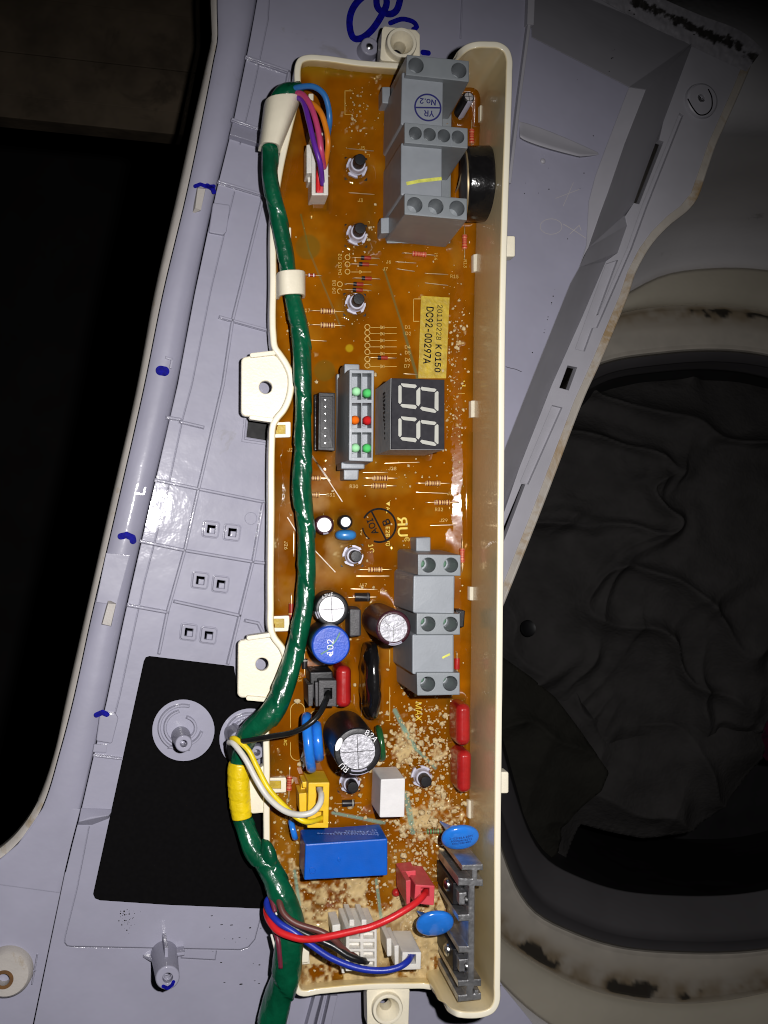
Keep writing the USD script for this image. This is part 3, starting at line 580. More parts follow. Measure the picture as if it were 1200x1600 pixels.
lF = np.vstack([np.stack([II*nl+JJ, II*nl+JJ+1, (II+1)*nl+JJ+1], 1), np.stack([II*nl+JJ, (II+1)*nl+JJ+1, (II+1)*nl+JJ], 1)])
lm = trimesh.Trimesh(PB.world(lv), lF, process=False)
if lm.face_normals[:, 2].mean() < 0: lm.invert()
gm = np.clip((np.exp(-((jj-.55)/.22)**2)*(.55+lf2*1.2)+(lf3-.5)*1.4-.70)*4, 0, 1).ravel()[:, None]
obj('dirty_lip', lm, 'ring_tint', bp, 'far lip of the panel smeared with black grime', smooth=True, color=np.array([.33, .32, .35])*(1-gm)+np.array([.03, .027, .025])*gm)
for k in range(60):
    t = rng.uniform(0, 1); x = 975+t*190+rng.normal(0, 8); y = 4+t*66+rng.normal(0, 9); r = rng.uniform(.5, 1.8); s_ = trimesh.creation.icosphere(1, r); s_.vertices *= [rng.uniform(1, 2.5), 1, .5]; s_.apply_translation([*PB.px(x, y, WF+2), WF+2]); ms.append(s_)
for k in range(45):
    x = 200+rng.normal(0, 6)+rng.normal(0, 3); y = 1428+rng.gamma(1.6, 9)-8; r = min(rng.gamma(1.3, .35)+.2, 2.2); s = trimesh.creation.icosphere(0, r); s.apply_translation([*PB.px(x, y, 0), .3]); ms.append(s)
for k in range(22):
    x = rng.uniform(320, 420); y = rng.uniform(1425, 1540); r = rng.uniform(.3, 1.2); s = trimesh.creation.icosphere(0, r); s.vertices[:, 0] *= rng.uniform(1, 4); s.apply_translation([*PB.px(x, y, 0), .3]); ms.append(s)
for k in range(26):
    x = rng.uniform(800, 1060); y = rng.uniform(60, 600); r = rng.uniform(.4, 1.3); s = trimesh.creation.icosphere(0, r); s.apply_translation([*PB.px(min(x, 830+(600-y)*.25), y, 0), .3]); ms.append(s)
obj('grime', PB.out(cat(*ms)), 'grime', label='black crumbs of grime on the grey panel and along its far lip', cat='dirt', kind='stuff')
#@@MODULE
# ================================================================== the control module: tray, board and everything soldered to it
cm = thing('control_module', 'amber resin-potted circuit board with its components in a long cream plastic tray', 'circuit board', at(600, 820, -12))
RT = 28.0; RH = 155.0
PATH = [(479, 90, RT), (470, 94, RT), (466, 103, RT), (465, 140, RT), (452, 200, RT), (438, 262, RT), (428, 335, RT), (427, 440, RT), (427.5, 530, RT), (430, 543, RT), (437, 553, RT), (447, 568, RT), (454, 585, RT), (455, 603, RT), (451, 624, RT), (443, 641, RT), (433, 653, RT), (427, 664, RT), (425, 690, RT), (424, 800, RT), (423, 950, RT), (424, 985, RT), (429, 997, RT), (441, 1013, RT), (447, 1030, RT), (446, 1052, RT), (436, 1076, RT), (424, 1092, RT), (419, 1105, RT), (417, 1200, RT), (417, 1300, RT), (419, 1360, RT), (430, 1400, RT), (458, 1462, RT), (464, 1500, RT), (463, 1530, RT), (464, 1545, RT), (470, 1552, RT), (500, 1549, RT), (572, 1542.5, RT), (640, 1541, RT), (662, 1541, RT), (674, 1543, 34), (684, 1552, 70), (694, 1568, 115), (703, 1579, 140), (716, 1585, RH), (735, 1587, RH), (756, 1585, RH), (769, 1579, RH), (776, 1567, RH), (777, 1540, RH), (778, 1300, RH), (780, 1100, RH), (783, 780, RH), (785, 500, RH), (790, 300, RH), (793.5, 200, RH), (796, 110, RH), (796, 92, RH), (791, 78, RH), (780, 70.5, RH), (764, 69, RH), (744, 69.5, RH), (732, 73, 150), (722, 80, 140), (713, 90, 120), (705, 98, 90), (697, 104, 55), (686, 107, 34), (672, 106, RT), (640, 104, RT), (560, 98, RT), (500, 90, RT)]
pw = np.array([[*B.px(x, y, h), h] for x, y, h in PATH])
def cyc(P, n=5):
    Q = np.vstack([P[-1:], P, P[:2]]); o = []
    for i in range(1, len(Q)-2):
        a, b, c, d = Q[i-1:i+3]
        la, lb, lc = (max(1e-6, np.linalg.norm(x)) for x in (b-a, c-b, d-c))
        m1 = (c-b)/lb*.5*lb + (b-a)/la*.5*lb; m2 = (c-b)/lb*.5*lb + (d-c)/lc*.5*lb
        for t in np.linspace(0, 1, n, endpoint=False):
            o.append((2*t**3-3*t*t+1)*b + (t**3-2*t*t+t)*m1 + (-2*t**3+3*t*t)*c + (t**3-t*t)*m2)
    return np.array(o)
wp = cyc(pw)
TP = Polygon(wp[:, :2]).buffer(0)
def wall(P, t, zb, n_in=0):
    T = np.roll(P[:, :2], -1, 0)-np.roll(P[:, :2], 1, 0); T /= np.linalg.norm(T, axis=1)[:, None]
    N = np.stack([T[:, 1], -T[:, 0]], 1)                     # one side
    prof = [(t/2, None), (t/2, -2.6), (t/2-.8, -.9), (t/2-2.4, 0), (-t/2+2.4, 0), (-t/2+.8, -.9), (-t/2, -2.6), (-t/2, None)]
    V = []
    for d, z in prof:
        dr = d*(1+0)
        V.append(np.column_stack([P[:, :2]+N*dr, np.full(len(P), zb) if z is None else P[:, 2]+z]))
    n = len(P); Fc = []
    for i in range(len(prof)):
        k = (i+1) % len(prof)
        for j in range(n):
            q = (j+1) % n; Fc += [[i*n+j, i*n+q, k*n+q], [i*n+j, k*n+q, k*n+j]]
    m = trimesh.Trimesh(np.vstack(V), Fc, process=False); m.fix_normals(); return m
tw = wall(wp, 10.5, -14); tv = np.asarray(tw.vertices)
inn_ = np.array([TP.buffer(-3).contains(Point(x, y)) for x, y in tv[:, :2]]); tn = meshkit.fbm(tv*[.03, .012, .03], 4)
film = np.where(inn_, np.clip(1.2-np.maximum(tv[:, 2], 0)/300, 0, 1), 0)*np.clip(.45+1.3*(tn-.2), 0, 1)
tc = np.array([.86, .80, .64])*(1-film[:, None]) + np.array([.74, .56, .24])*film[:, None]
tray = obj('tray', tw, 'tray_film', cm, smooth=True, color=tc)
obj('tray_floor', ext(TP.buffer(-2), -14, -9), 'cream', tray)
# ears on the left
def ear(pts, hole, z0, z1, r=9.8):
    g = B.poly(pts, z1).buffer(-8).buffer(14).buffer(-6)
    h = Point(*B.px(*hole, z1)).buffer(r)
    low = ext(g.difference(h), z0, z1-4); top = ext(g.buffer(-2.2).difference(h), z1-4, z1)
    mid = hull
    rimg = LineString([B.px(x, y, z1) for x, y in pts[:3]])
    return cat(ext(g.difference(h), z0, z1-1.2), ext(g.buffer(-1).difference(h.buffer(.6)), z1-1.2, z1))
obj('mounting_ear', ear([(426, 553), (392, 556), (377, 559), (376.5, 650), (392, 651), (432, 655), (452, 625), (452, 590), (440, 562)], (415, 605), 6, 18), 'cream', tray, smooth=30)
obj('mounting_ear', ear([(422, 995), (385, 999), (372, 1001), (371, 1090), (392, 1090), (426, 1092), (444, 1055), (444, 1025), (432, 1003)], (409.5, 1038), 6, 18), 'cream', tray, smooth=30)
for a, b in (((394, 555), (428, 551)), ((393, 652), (428, 657)), ((389, 997), (424, 992)), ((388, 1091), (423, 1094))):
    obj('ear_rib', B.out(ext(LineString([B.px(*a, 27), B.px(*b, 27)]).buffer(3.4, cap_style='round'), 5, 27)), 'cream', tray)
# screw lugs top and bottom
def lug(px, py, h, r, hole, plate, base=-12):
    x, y = B.px(px, py, h)
    a = lathe([(0, base), (r*.96, base), (r, h-3), (r-1.2, h), (0, h)], (x, y, 0), (0, 0, 1), 40)
    a = diff(a, [lathe([(0, h-20), (hole*1.02, h-20), (hole*1.5, h-10), (r-6, h-1.5), (r-5, h+2), (0, h+2)], (x, y, 0), (0, 0, 1), 32), lathe([(0, base-3), (hole, base-3), (hole, h), (0, h)], (x, y, 0), (0, 0, 1), 24)])
    pl = ext(B.poly(plate, 22).buffer(-4).buffer(4).difference(Point(x, y).buffer(r-3)), base, 22)
    return cat(a, pl)
obj('screw_lug', lug(628, 66, 40, 24, 10, [(597, 47), (600, 41), (650, 47), (656, 54), (656, 100), (594, 94)]), 'cream', tray, smooth=30)
obj('screw_lug', lug(606, 1578, 34, 24, 9.5, [(573, 1546), (640, 1544), (638, 1604), (574, 1606)]), 'cream', tray, smooth=30)
obj('corner_pad', prism([(462, 1508), (483, 1500), (470, 1478), (482, 1472), (484, 1506)], -8, 16), 'cream', tray)
# cable clips: arched plates over the harness
def arch(a0, a1, b0, b1, z0, hh, t=4.5, n=14, m=8):
    A0, A1, B0, B1 = (np.array([*B.px(*p, z), z]) for p, z in ((a0, z0[0]), (a1, z0[0]), (b0, z0[1]), (b1, z0[1])))
    V = []; th = np.linspace(0, np.pi, n)
    for k in range(2):
        for s in (0, 1):
            a, b = (A0, B0) if s == 0 else (A1, B1)
            for q in th:
                w = (1-math.copysign(abs(math.cos(q))**.75, math.cos(q)))/2; p = a+(b-a)*w; p = p.copy(); p[2] += (hh-(t if k else 0))*abs(math.sin(q))**.6
                if k: p[:2] += ((a+b)/2-p)[:2]*(2*t/np.linalg.norm((b-a)[:2]))
                V.append(p)
    Fc = []; I = lambda k, s, j: (k*2+s)*n+j
    for j in range(n-1):
        Fc += [[I(0, 0, j), I(0, 1, j), I(0, 1, j+1)], [I(0, 0, j), I(0, 1, j+1), I(0, 0, j+1)], [I(1, 0, j), I(1, 1, j+1), I(1, 1, j)], [I(1, 0, j), I(1, 0, j+1), I(1, 1, j+1)]]
        for s in (0, 1): Fc += [[I(0, s, j), I(0, s, j+1), I(1, s, j+1)], [I(0, s, j), I(1, s, j+1), I(1, s, j)]]
    for j in (0, n-1): Fc += [[I(0, 0, j), I(1, 0, j), I(1, 1, j)], [I(0, 0, j), I(1, 1, j), I(0, 1, j)]]
    tm = trimesh.Trimesh(np.array(V), Fc, process=False); tm.fix_normals(); return tm
obj('cable_clip', arch((412, 166), (403, 236), (468, 162), (437, 240), (18, 24), 46), 'cream', tray, 'wide arched cable clip at the upper left corner', smooth=40)
obj('cable_clip', arch((431, 431), (431, 468), (476, 430), (476, 466), (28, 20), 40), 'cream', tray, smooth=40)
obj('cable_tab', rbox([(389, 1212), (420, 1190), (421, 1270), (392, 1272)], 24, 4, 2, 4), 'cream', tray)
obj('cable_tab', rbox([(468, 1473), (484, 1471), (483, 1504), (468, 1506)], 30, 0, 1.5, 2), 'cream', tray)
# board tabs: left frames and right snap tabs
for x0, y0, x1, y1 in ((426, 659, 454, 683), (424, 962, 452, 986), (417, 1215, 447, 1238)):
    g = B.poly([(x0, y0+1), (x1, y0), (x1, y1), (x0, y1+1)], 10)
    t_ = obj('board_tab', ext(g.buffer(-2).buffer(2).difference(B.poly([(x0-4, y0+5), (x1-8, y0+5), (x1-8, y1-5), (x0-4, y1-5)], 10)), -4, 10), 'cream', tray)
    obj('resin_pool', prism([(x0, y0+4), (x1-7, y0+4), (x1-7, y1-4), (x0, y1-4)], -3, 4), 'sticker', t_)
for x0, y0, x1, y1 in ((446, 355, 455, 375), (482, 146, 490, 157)):
    obj('board_tab', rbox(quad(x0, y0, x1, y1), 12, -4, 1, 1.5), 'cream', tray)
for x, y0, y1 in ((751, 164, 188), (741, 397, 424), (737, 626, 652), (735, 917, 938), (733, 1251, 1279)):
    a, b, c, d = at(x-2, y0, 14), at(x+34, y0, 14), at(x+34, y1, 14), at(x-2, y1, 14)
    p = np.array([a, b, c, d]); q = p.copy(); p[:, 2] = -4; q[:, 2] = 12; q[1:3, 2] = 46; q[[0, 3], 0] += 1.5
    obj('snap_tab', hull(np.vstack([p, q])), 'cream', tray)
for x, y0, y1 in ((799, 368, 401), (788.5, 1206, 1240)):
    obj('side_tab', rbox(quad(x-9, y0, x+6.5, y1), 120, 96, 2, 3), 'cream', tray)

FEET = []           # footprints that the resin climbs
def foot(poly_or_pts, h=0):
    g = poly_or_pts if hasattr(poly_or_pts, 'area') else B.poly(poly_or_pts, h)
    FEET.append(g); return g
def block(name, pts, h, m, c=2, r=2.5, flare=1.5, parent=None, label=None, h0=-2, ft=True):
    if ft: foot(B.poly(pts, h).buffer(flare))
    return obj(name, rbox(pts, h, h0, c, r, flare), m, parent or cm, label)

# ---- light guide blocks
def bores(pts, h, depth): return [lathe([(0, h-depth), (r*.93, h-depth), (r, h+1), (0, h+1)], (*B.px(x, y, h), 0), (0, 0, 1), 30) for x, y, r in pts]
def guide(towers, webs, clips, skirt, label, hw=128, ht=150, depth=42):
    ms = []
    for pts, hs in towers:
        b = rpoly(B.poly(pts, ht), -2, ht, 1.2, 1.2, 3.5)
        ms.append(diff(b, bores(hs, ht, depth)))
    root = None
    for t in ms:
        o = obj('light_guide', cat(*ms), 'grey_plastic', cm, label, smooth=30); root = o; break
    for pts in webs: obj('web', rpoly(B.poly(pts, hw), -2, hw, 2.5, 3, 3.0), 'grey_light', root)
    for pts, h in clips: obj('clip', rbox(pts, h, -2, 2, 2), 'grey_light', root)
    obj('skirt', rbox(skirt, 8, -3, 1.5, 2), 'grey_plastic', root); foot(skirt, 8)
    return root
g1 = guide([([(636, 85), (733, 95), (733, 128), (634, 117)], [(650, 102, 11.5), (717, 110, 11.5)]), ([(632, 191), (731, 200), (731, 232), (632, 223)], [(649, 208, 9.6), (671, 210, 9.6), (693.5, 212, 9.6), (715.5, 214, 9.6)]), ([(632, 302), (730, 310), (730, 344), (632, 335)], [(648, 320, 11.5), (681, 322.5, 11.5), (714, 325.5, 11.5)])],
           [[(628, 112), (693, 119), (692, 202), (626, 195)], [(626.5, 222), (691, 230), (691, 312), (626, 305)]],
           [([(597, 135), (610, 135), (610, 162), (597, 161)], 34), ([(595, 340), (609, 339), (609, 364), (595, 365)], 34)], [(604, 146), (706, 150), (704, 380), (604, 380)], 'grey light guide block with nine bores and a blue inspection stamp', hw=138)
for x in (661, 683, 705): obj('tower_groove', line([(x, 195+(x-661)*.09), (x, 226+(x-661)*.09)], 1.3, 150.1, .35), 'grey_light', g1)
obj('stamp', cat(ring(668.5, 168, 20.5, 2.4, 138.2, .3), line([(648.5, 168), (689, 168.6)], 2.2, 138.25, .28), text('No.2', 7.8, 668.5, 159, 176, 138.2, .3, wx=1.05, bold=True), text('YR', 8.5, 670.5, 177.5, 178, 138.2, .3, bold=True)), 'print_blue', g1, 'round blue inspection stamp', smooth=False)
obj('marker_stroke', line([(635, 287), (655, 283), (690, 279)], 5, 138.2, .3), 'marker_yellow', g1, 'yellow marker stroke')
g2 = guide([([(653, 866), (720, 867), (720, 900), (653, 899)], [(669.5, 883, 11), (704.5, 883, 11)]), ([(651, 958), (719, 959), (719, 992), (651, 992)], [(669, 975, 11), (704, 975.5, 11)]), ([(651, 1051), (718.5, 1051), (718.5, 1086), (652, 1087)], [(668.5, 1069, 11), (703.5, 1068, 11)])],
           [[(646, 899), (711, 899), (710, 960), (645, 958)], [(644, 991), (709.5, 991), (709.5, 1054), (644, 1054)]],
           [([(650, 840), (673, 839), (673, 864), (650, 864)], 46)], [(624, 858), (700, 862), (700, 1070), (624, 1068)], 'grey light guide block with six bores', hw=142, depth=64)
for x, y in ((669.5, 883), (704.5, 883), (669, 975), (704, 975.5), (668.5, 1069), (703.5, 1068)):
    obj('led', lathe([(7, 80), (7, 90), (6, 95), (3, 98), (.01, 98.6)], (*B.px(x, y, 150), 0), (0, 0, 1), 20), 'led_dark', g2)
obj('marker_stroke', line([(691, 1028), (703, 1022)], 3, 142.2, .3), 'marker_yellow', g2)
obj('clip', rbox([(712, 953), (727, 954), (725, 980), (712, 980)], 40, -2, 1.5, 1.5), 'black_plastic', g2)

# ---- LED holder
fr_pts = [(546, 576.5), (585, 578.5), (583, 721.5), (545, 720)]
lb = rpoly(B.poly(fr_pts, 135), -2, 135, 1.2, 2, 4)
cells = []
for c0, c1 in ((550, 564.6), (566.2, 580.6)):
    for r0, r1 in ((583, 624.5), (629.5, 669), (675.5, 715)):
        cells.append(rpoly(B.poly(quad(c0, r0, c1, r1), 136), 95, 136.5, .3, 0))
lh = obj('led_holder', diff(lb, cells), 'grey_light', cm, 'grey holder frame with six indicator lamps', smooth=30); foot(B.poly(fr_pts, 135).buffer(5))
obj('skirt', rbox([(526, 584), (566, 584), (566, 722), (526, 724)], 22, -3, 1.5, 2), 'grey_plastic', lh); foot([(526, 584), (566, 584), (566, 722), (526, 724)], 22)
obj('clip', rbox([(538, 568), (562, 569), (562, 585), (538, 585)], 90, 40, 2, 2), 'grey_light', lh)
obj('clip', rbox([(533, 722), (570, 722), (570, 733), (533, 733)], 80, 30, 2, 2), 'grey_light', lh)
obj('clip', rbox([(537, 733), (561, 733), (560, 750), (537, 750)], 46, -2, 2, 2), 'grey_light', lh)
LEDP = [(557.3, 611, 'led_clear'), (574.5, 613.5, 'led_green'), (555.2, 656, 'led_orange'), (574.5, 656.5, 'led_red'), (556, 699.5, 'led_clear'), (574, 700, 'led_green')]
for x, y, m in LEDP:
    e = obj('led', lathe([(7.0, -24), (7.0, -6), (6.6, -2.5), (5.2, .8), (2.8, 2.8), (0.01, 3.6)], (*B.px(x, y, 126), 126), (0, 0, 1), 24), m, lh, {'led_clear': 'pale green lamp', 'led_green': 'green lamp', 'led_orange': 'orange lamp', 'led_red': 'red lamp'}[m])

# ---- two digit display
dp = [(611.5, 590.3), (695, 592.8), (695, 703), (610.8, 702)]
db = rpoly(B.poly(dp, 150), -2, 146, .3, .4, 0)
foot(B.poly(dp, 150))
ds = obj('digit_display', db, 'display_side', cm, 'two digit seven segment display, unlit')
obj('face_plate', rpoly(B.poly(dp, 150).buffer(-.4), 146, 150, .8, .5), 'display_face', ds)
seg = {'l1': None}
def P5(X, Y): return (600+X/4.706, 380+Y/4.706)
SEG = [[(104, 1050), (118, 1040), (131, 1056), (131, 1168), (118, 1186), (104, 1172)], [(124, 1028), (232, 1038), (244, 1052), (228, 1068), (142, 1058), (124, 1042)], [(252, 1066), (264, 1056), (268, 1076), (268, 1180), (254, 1202), (236, 1188), (236, 1086)], [(128, 1180), (230, 1188), (244, 1204), (232, 1222), (134, 1208), (118, 1192)], [(276, 1054), (376, 1068), (388, 1078), (372, 1096), (280, 1084), (266, 1068)], [(392, 1084), (402, 1094), (402, 1230), (392, 1236), (370, 1214), (372, 1100)], [(276, 1200), (368, 1218), (388, 1238), (376, 1250), (282, 1232), (262, 1214)]]
for k in range(2):
    dy = 0 if k == 0 else 243.5
    for s in SEG:
        g = B.poly([P5(x, y+dy) for x, y in s], 150.2)
        obj('segment', ext(g.buffer(-.6).buffer(.3), 149.5, 150.35), 'segment', ds)
x_, y_ = B.px(606, 650, 110)
tm = meshkit.text_mesh('KD-P4125-A  8820', 5.5, .3); tm.apply_transform(trimesh.transformations.rotation_matrix(-np.pi/2, [0, 0, 1]))
def side_text(s, h, rows, p0, du, dv, nrm, m, parent):
    """lettering on an upright face: p0 start, du reading direction, dv up of the letters"""
    ms = []
    for k, t in enumerate(rows if isinstance(rows, list) else [rows]):
        q = meshkit.text_mesh(t, h, .25); w = q.vertices.copy(); p = np.asarray(p0) - np.asarray(dv)*k*h*1.55
        q.vertices = p + w[:, :1]*du + w[:, 1:2]*dv + w[:, 2:3]*nrm; ms.append(q)
    return obj('lettering', cat(*ms), m, parent, smooth=False)
xl = B.poly(dp, 150).bounds[0]; yt = B.poly(dp, 150).bounds[3]
side_text('', 6, ['E32 820 118A 2 1', '81200 441'], (xl-.1, yt-14, 96), np.array([0, -1, 0]), np.array([.0, 0, 1.]), np.array([-1, 0, 0]), 'print_black', ds)

# ---- sticker
st = obj('part_sticker', prism([(658, 462), (702.5, 465), (697, 591), (653.5, 591)], .5, 1.1), 'sticker', cm, 'yellow paper part sticker with printed numbers')
obj('lettering', cat(text('DC92-00297A', 11.5, 669.5, 524, -93.5, 1.2, .2, wx=.80, bold=True), text('20110228', 8.2, 686.5, 504, -92.5, 1.2, .2, wx=1.0), text('K 0150', 9.5, 684.5, 560, -92.5, 1.2, .2, wx=1.0, bold=True)), 'print_black', st, smooth=False)

# ---- tactile switches
for k, (x, y) in enumerate(((557, 262), (557, 367), (555, 475), (551, 868), (546, 1221), (658, 1212))):
    p = np.array([*B.px(x, y, 8), 0]); foot(Point(p[0], p[1]).buffer(16))
    base = ext(Point(p[0], p[1]).buffer(17.5, quad_segs=2).intersection(sbox(p[0]-16.5, p[1]-16.5, p[0]+16.5, p[1]+16.5)), -2, 11.5)
    for a in (0, 90, 180, 270):
        n = trimesh.creation.box(bounds=[[10.5, -4, 6], [20, 4, 14]]); n.apply_transform(trimesh.transformations.rotation_matrix(math.radians(a+20), [0, 0, 1])); n.apply_translation([p[0], p[1], 0])
        base = diff(base, [n])
    sw = obj('tactile_switch', base, 'lavender_metal', cm, smooth=30)
    obj('collar', lathe([(13.5, 11.5), (13, 13), (12.2, 14), (11.6, 26), (10.6, 27), (0, 27)], p, (0, 0, 1), 32), 'lavender_metal', sw)
    obj('button', lathe([(9.2, 26), (8.9, 47), (8.2, 48.6), (0, 49)], p, (0, 0, 1), 28), 'black_plastic', sw)
    obj('base_skirt', ext(sbox(p[0]-18, p[1]-18, p[0]+18, p[1]+18).buffer(-1).buffer(1), -2, 2.0), 'black_plastic', sw)

# ---- electrolytic capacitors and round parts
def can(px, py, r, h, m, name='electrolytic_capacitor', top='alu_white', rt=.78, tilt=(0, 0), label=None, cross=2, stripe=None, lip=True):
    p = np.array([*B.px(px, py, 0), 0.]); ax = np.array([tilt[0], tilt[1], 1.]); ax /= np.linalg.norm(ax); foot(Point(p[0], p[1]).buffer(r+1))
    o = obj(name, lathe([(r, -2), (r, h-3.4), (r-.9, h-1.2), (r-2.4, h-.3), (r*rt+.4, h), (r*rt, h-.8), (0, h-.8)], p, ax, 44), m, cm, label, smooth=40)
    u = np.cross([0, 1, 0], ax); u /= np.linalg.norm(u); v = np.cross(ax, u)
    if top:
        d = lathe([(r*rt-.2, h-1.0), (r*rt-.6, h-.5), (0, h-.45)], p, ax, 36)
        o2 = obj('vent_top', d, top, o)
        ms = []
        for a in ([0, math.pi/2] if cross == 2 else [.5, .5+2.09, .5+4.19] if cross == 3 else []):
            if cross == 2: bx = trimesh.creation.box(extents=[2*r*rt*.92, .9, .5])
            else: bx = trimesh.creation.box(bounds=[[0, -.5, -.25], [r*rt*.92, .5, .25]])
            bx.apply_transform(trimesh.transformations.rotation_matrix(a+(.04 if cross == 2 else 0), [0, 0, 1])); w = bx.vertices.copy(); bx.vertices = p + ax*(h-.35) + w[:, :1]*u + w[:, 1:2]*v + w[:, 2:]*ax; ms.append(bx)
        if ms: obj('vent_score', cat(*ms), 'charcoal' if cross != 3 else 'steel', o)
    if stripe is not None:
        a0, da = stripe; th = np.linspace(a0-da, a0+da, 12); V = []
        for zz in (2, h-3.2): V.append(p+ax*zz+(r+.25)*(np.cos(th)[:, None]*u+np.sin(th)[:, None]*v))
        V.append(p+ax*(h-.9)+(r-.7)*(np.cos(th)[:, None]*u+np.sin(th)[:, None]*v)); V.append(p+ax*(h+.25)+(r*rt+.8)*(np.cos(th)[:, None]*u+np.sin(th)[:, None]*v))
        Fc = []
        for i in range(3):
            for j in range(11): Fc += [[i*12+j, i*12+j+1, (i+1)*12+j+1], [i*12+j, (i+1)*12+j+1, (i+1)*12+j]]
        q = trimesh.Trimesh(np.vstack(V), Fc, process=False); obj('polarity_stripe', q, 'sleeve_stripe', o)
    return o, p, ax, u, v
def rim_text(o, p, ax, u, v, s, r, h, a0, size, m='print_white'):
    ms = []; step = size*.92/r
    for k, ch in enumerate(s):
        if ch == ' ': continue
        t = meshkit.text_mesh(ch, size, .3); b = t.bounds; w = t.vertices - [(b[0, 0]+b[1, 0])/2, (b[0, 1]+b[1, 1])/2, 0]
        a = a0 - k*step; rad = math.cos(a)*u+math.sin(a)*v; tan = math.sin(a)*u-math.cos(a)*v
        t.vertices = p + ax*h + rad*r + w[:, :1]*tan + w[:, 1:2]*rad + w[:, 2:]*ax; ms.append(t)
    obj('lettering', cat(*ms), m, o, smooth=False)
can(503, 820, 15, 34, 'sleeve_brown', rt=.76, cross=3, stripe=(-1.4, .3), label='small brown capacitor with a white top')
c_ = can(536, 815.5, 11, 32, 'sleeve_black', rt=.72, cross=0, label='smallest capacitor with a white top')
c_ = can(511, 947, 26, 62, 'sleeve_black', rt=.76, stripe=(3.5, .22), label='black capacitor with a crossed white top')
rim_text(*c_, '47uF', 22.6, 62, 2.2, 5.2)
c_ = can(505.5, 997, 29, 98, 'blue_inductor', name='inductor', top=None, rt=.9, label='round blue inductor coil marked 102')
o, p, ax, u, v = c_
obj('blue_face', lathe([(27.4, 97.0), (26.6, 98.3), (0, 98.5)], p, ax, 44), 'blue_inductor', o)
obj('sleeve', lathe([(29.4, 0), (29.4, 82), (29, 83)], p, ax, 44), 'sleeve_black', o)
xx, yy = project(p+ax*98.5)
obj('lettering', cat(text('102', 9.5, xx-1.5, yy+3, 88, 98.7, .3), ext(Point(*B.px(xx-1, yy+15, 98.7)).buffer(2.2), 98.7, 99)), 'print_white', o, smooth=False)
obj('marker_stroke', line([(xx-16, yy+14), (xx-6, yy+8), (xx+8, yy-8), (xx+14, yy-20)], 2.2, 98.7, .25), 'green_streak', o)
c_ = can(589, 967, 26, 135, 'sleeve_brown', top='alu_top', rt=.80, cross=3, stripe=(-1.45, .42), label='tall brown capacitor with a silver top', tilt=(.02, -.01))
c_ = can(537.5, 1143, 34.5, 150, 'sleeve_black', top='alu_top', rt=.75, stripe=(-1.5, .42), label='largest black capacitor with a scratched silver top')
rim_text(*c_, '82A', 30.2, 150, 1.1, 8); rim_text(*c_, 'RU', 30.2, 150, 4.1, 8)
o, p, ax, u, v = c_
q = ext(Point(0, 0).buffer(1), 0, .3); q.vertices = p+ax*149.9+(u*math.cos(2.75)+v*math.sin(2.75))*29.8+q.vertices[:, :1]*4.2*(u*math.cos(2.75)+v*math.sin(2.75))+q.vertices[:, 1:2]*10*(-u*math.sin(2.75)+v*math.cos(2.75))+q.vertices[:, 2:]*ax
obj('oval_mark', q, 'print_white', o)
c_ = can(716, 180, 9.5, 50, 'sleeve_black', top='alu_top', rt=.82, tilt=(.12, .25), cross=2, stripe=(-1.4, .5), label='thin black capacitor leaning beside the tray wall')

# ---- buzzer: a black disc standing on edge
bc = at(727, 288, 62)
bz = obj('buzzer', lathe([(50, -2), (55, 0), (57, 4), (57, 36), (55, 39), (48, 40), (0, 40)], bc, (1, .03, .12), 48), 'black_gloss', cm, 'black round buzzer standing on edge beside the wall', smooth=40); foot([(716, 240), (748, 240), (748, 345), (716, 345)], 0)
obj('diaphragm', lathe([(49, -1.5), (47, -4), (20, -4.5), (0, -4.6)], bc, (1, .03, .12), 44), 'charcoal', bz)
obj('rim_ring', lathe([(53, -3.2), (53.5, -1.0), (50.5, -.5), (50.2, -3.2)], bc, (1, .03, .12), 44), 'tinned_wire', bz)
obj('lead_wire', tube([at(712, 300, 8), at(716, 292, 30), at(722, 270, 52), at(727, 262, 60)], 1.3, 8), 'tinned_wire', bz)

# ---- boxes, film parts
w9 = block('black_header', [(498, 614), (522, 614.5), (522, 702), (497, 701)], 46, 'black_plastic', flare=1)
w9p = str(w9.GetPath())
obj('shroud', diff(rpoly(B.poly([(498, 613), (523.5, 614), (523.5, 704.5), (497, 703)], 52), 44, 52, .8, 1), [rpoly(B.poly(quad(501, 619, 520.5, 699), 52), 40, 53, .2, 0)]), 'black_plastic', w9)
for y in (624.5, 635, 646, 657, 669, 681, 692): obj('pin', lathe([(2, 38), (2, 49), (1.2, 50.5), (0, 50.6)], (*B.px(508.5, y, 50), 0), (0, 0, 1), 10), 'steel', w9)
w9s = obj('side_ridge', rbox([(490, 616), (497, 615), (497, 706), (490, 704)], 14, -2, 2, 2), 'black_gloss', w9); foot([(490, 614), (522, 614), (522, 706), (490, 704)], 10)
block('film_capacitor', [(546, 951), (564.5, 952), (564.5, 994), (546, 996)], 48, 'charcoal', 3, 3, label='dark upright film capacitor between the capacitors')
def disc(name, px, py, h, r, t, m, axis, label=None, leads=True, n=40):
    p = at(px, py, h); prof = [(r*math.cos(a)*1.0 if k else 0.01, 0) for k, a in enumerate([0])]
    prof = [(max(.01, r - t*.5*(1-math.cos(a))) if False else max(.01, r-t*.42+t*.42*math.sin(a)), -t*.5*math.cos(a)) for a in np.linspace(0, np.pi, 11)]
    prof = [(.01, -t*.5)] + prof + [(.01, t*.5)]
    o = obj(name, lathe(prof, p, axis, n), m, cm, label, smooth=50)
    foot(Point(p[0], p[1]).buffer(t*.6+3))
    return o, p
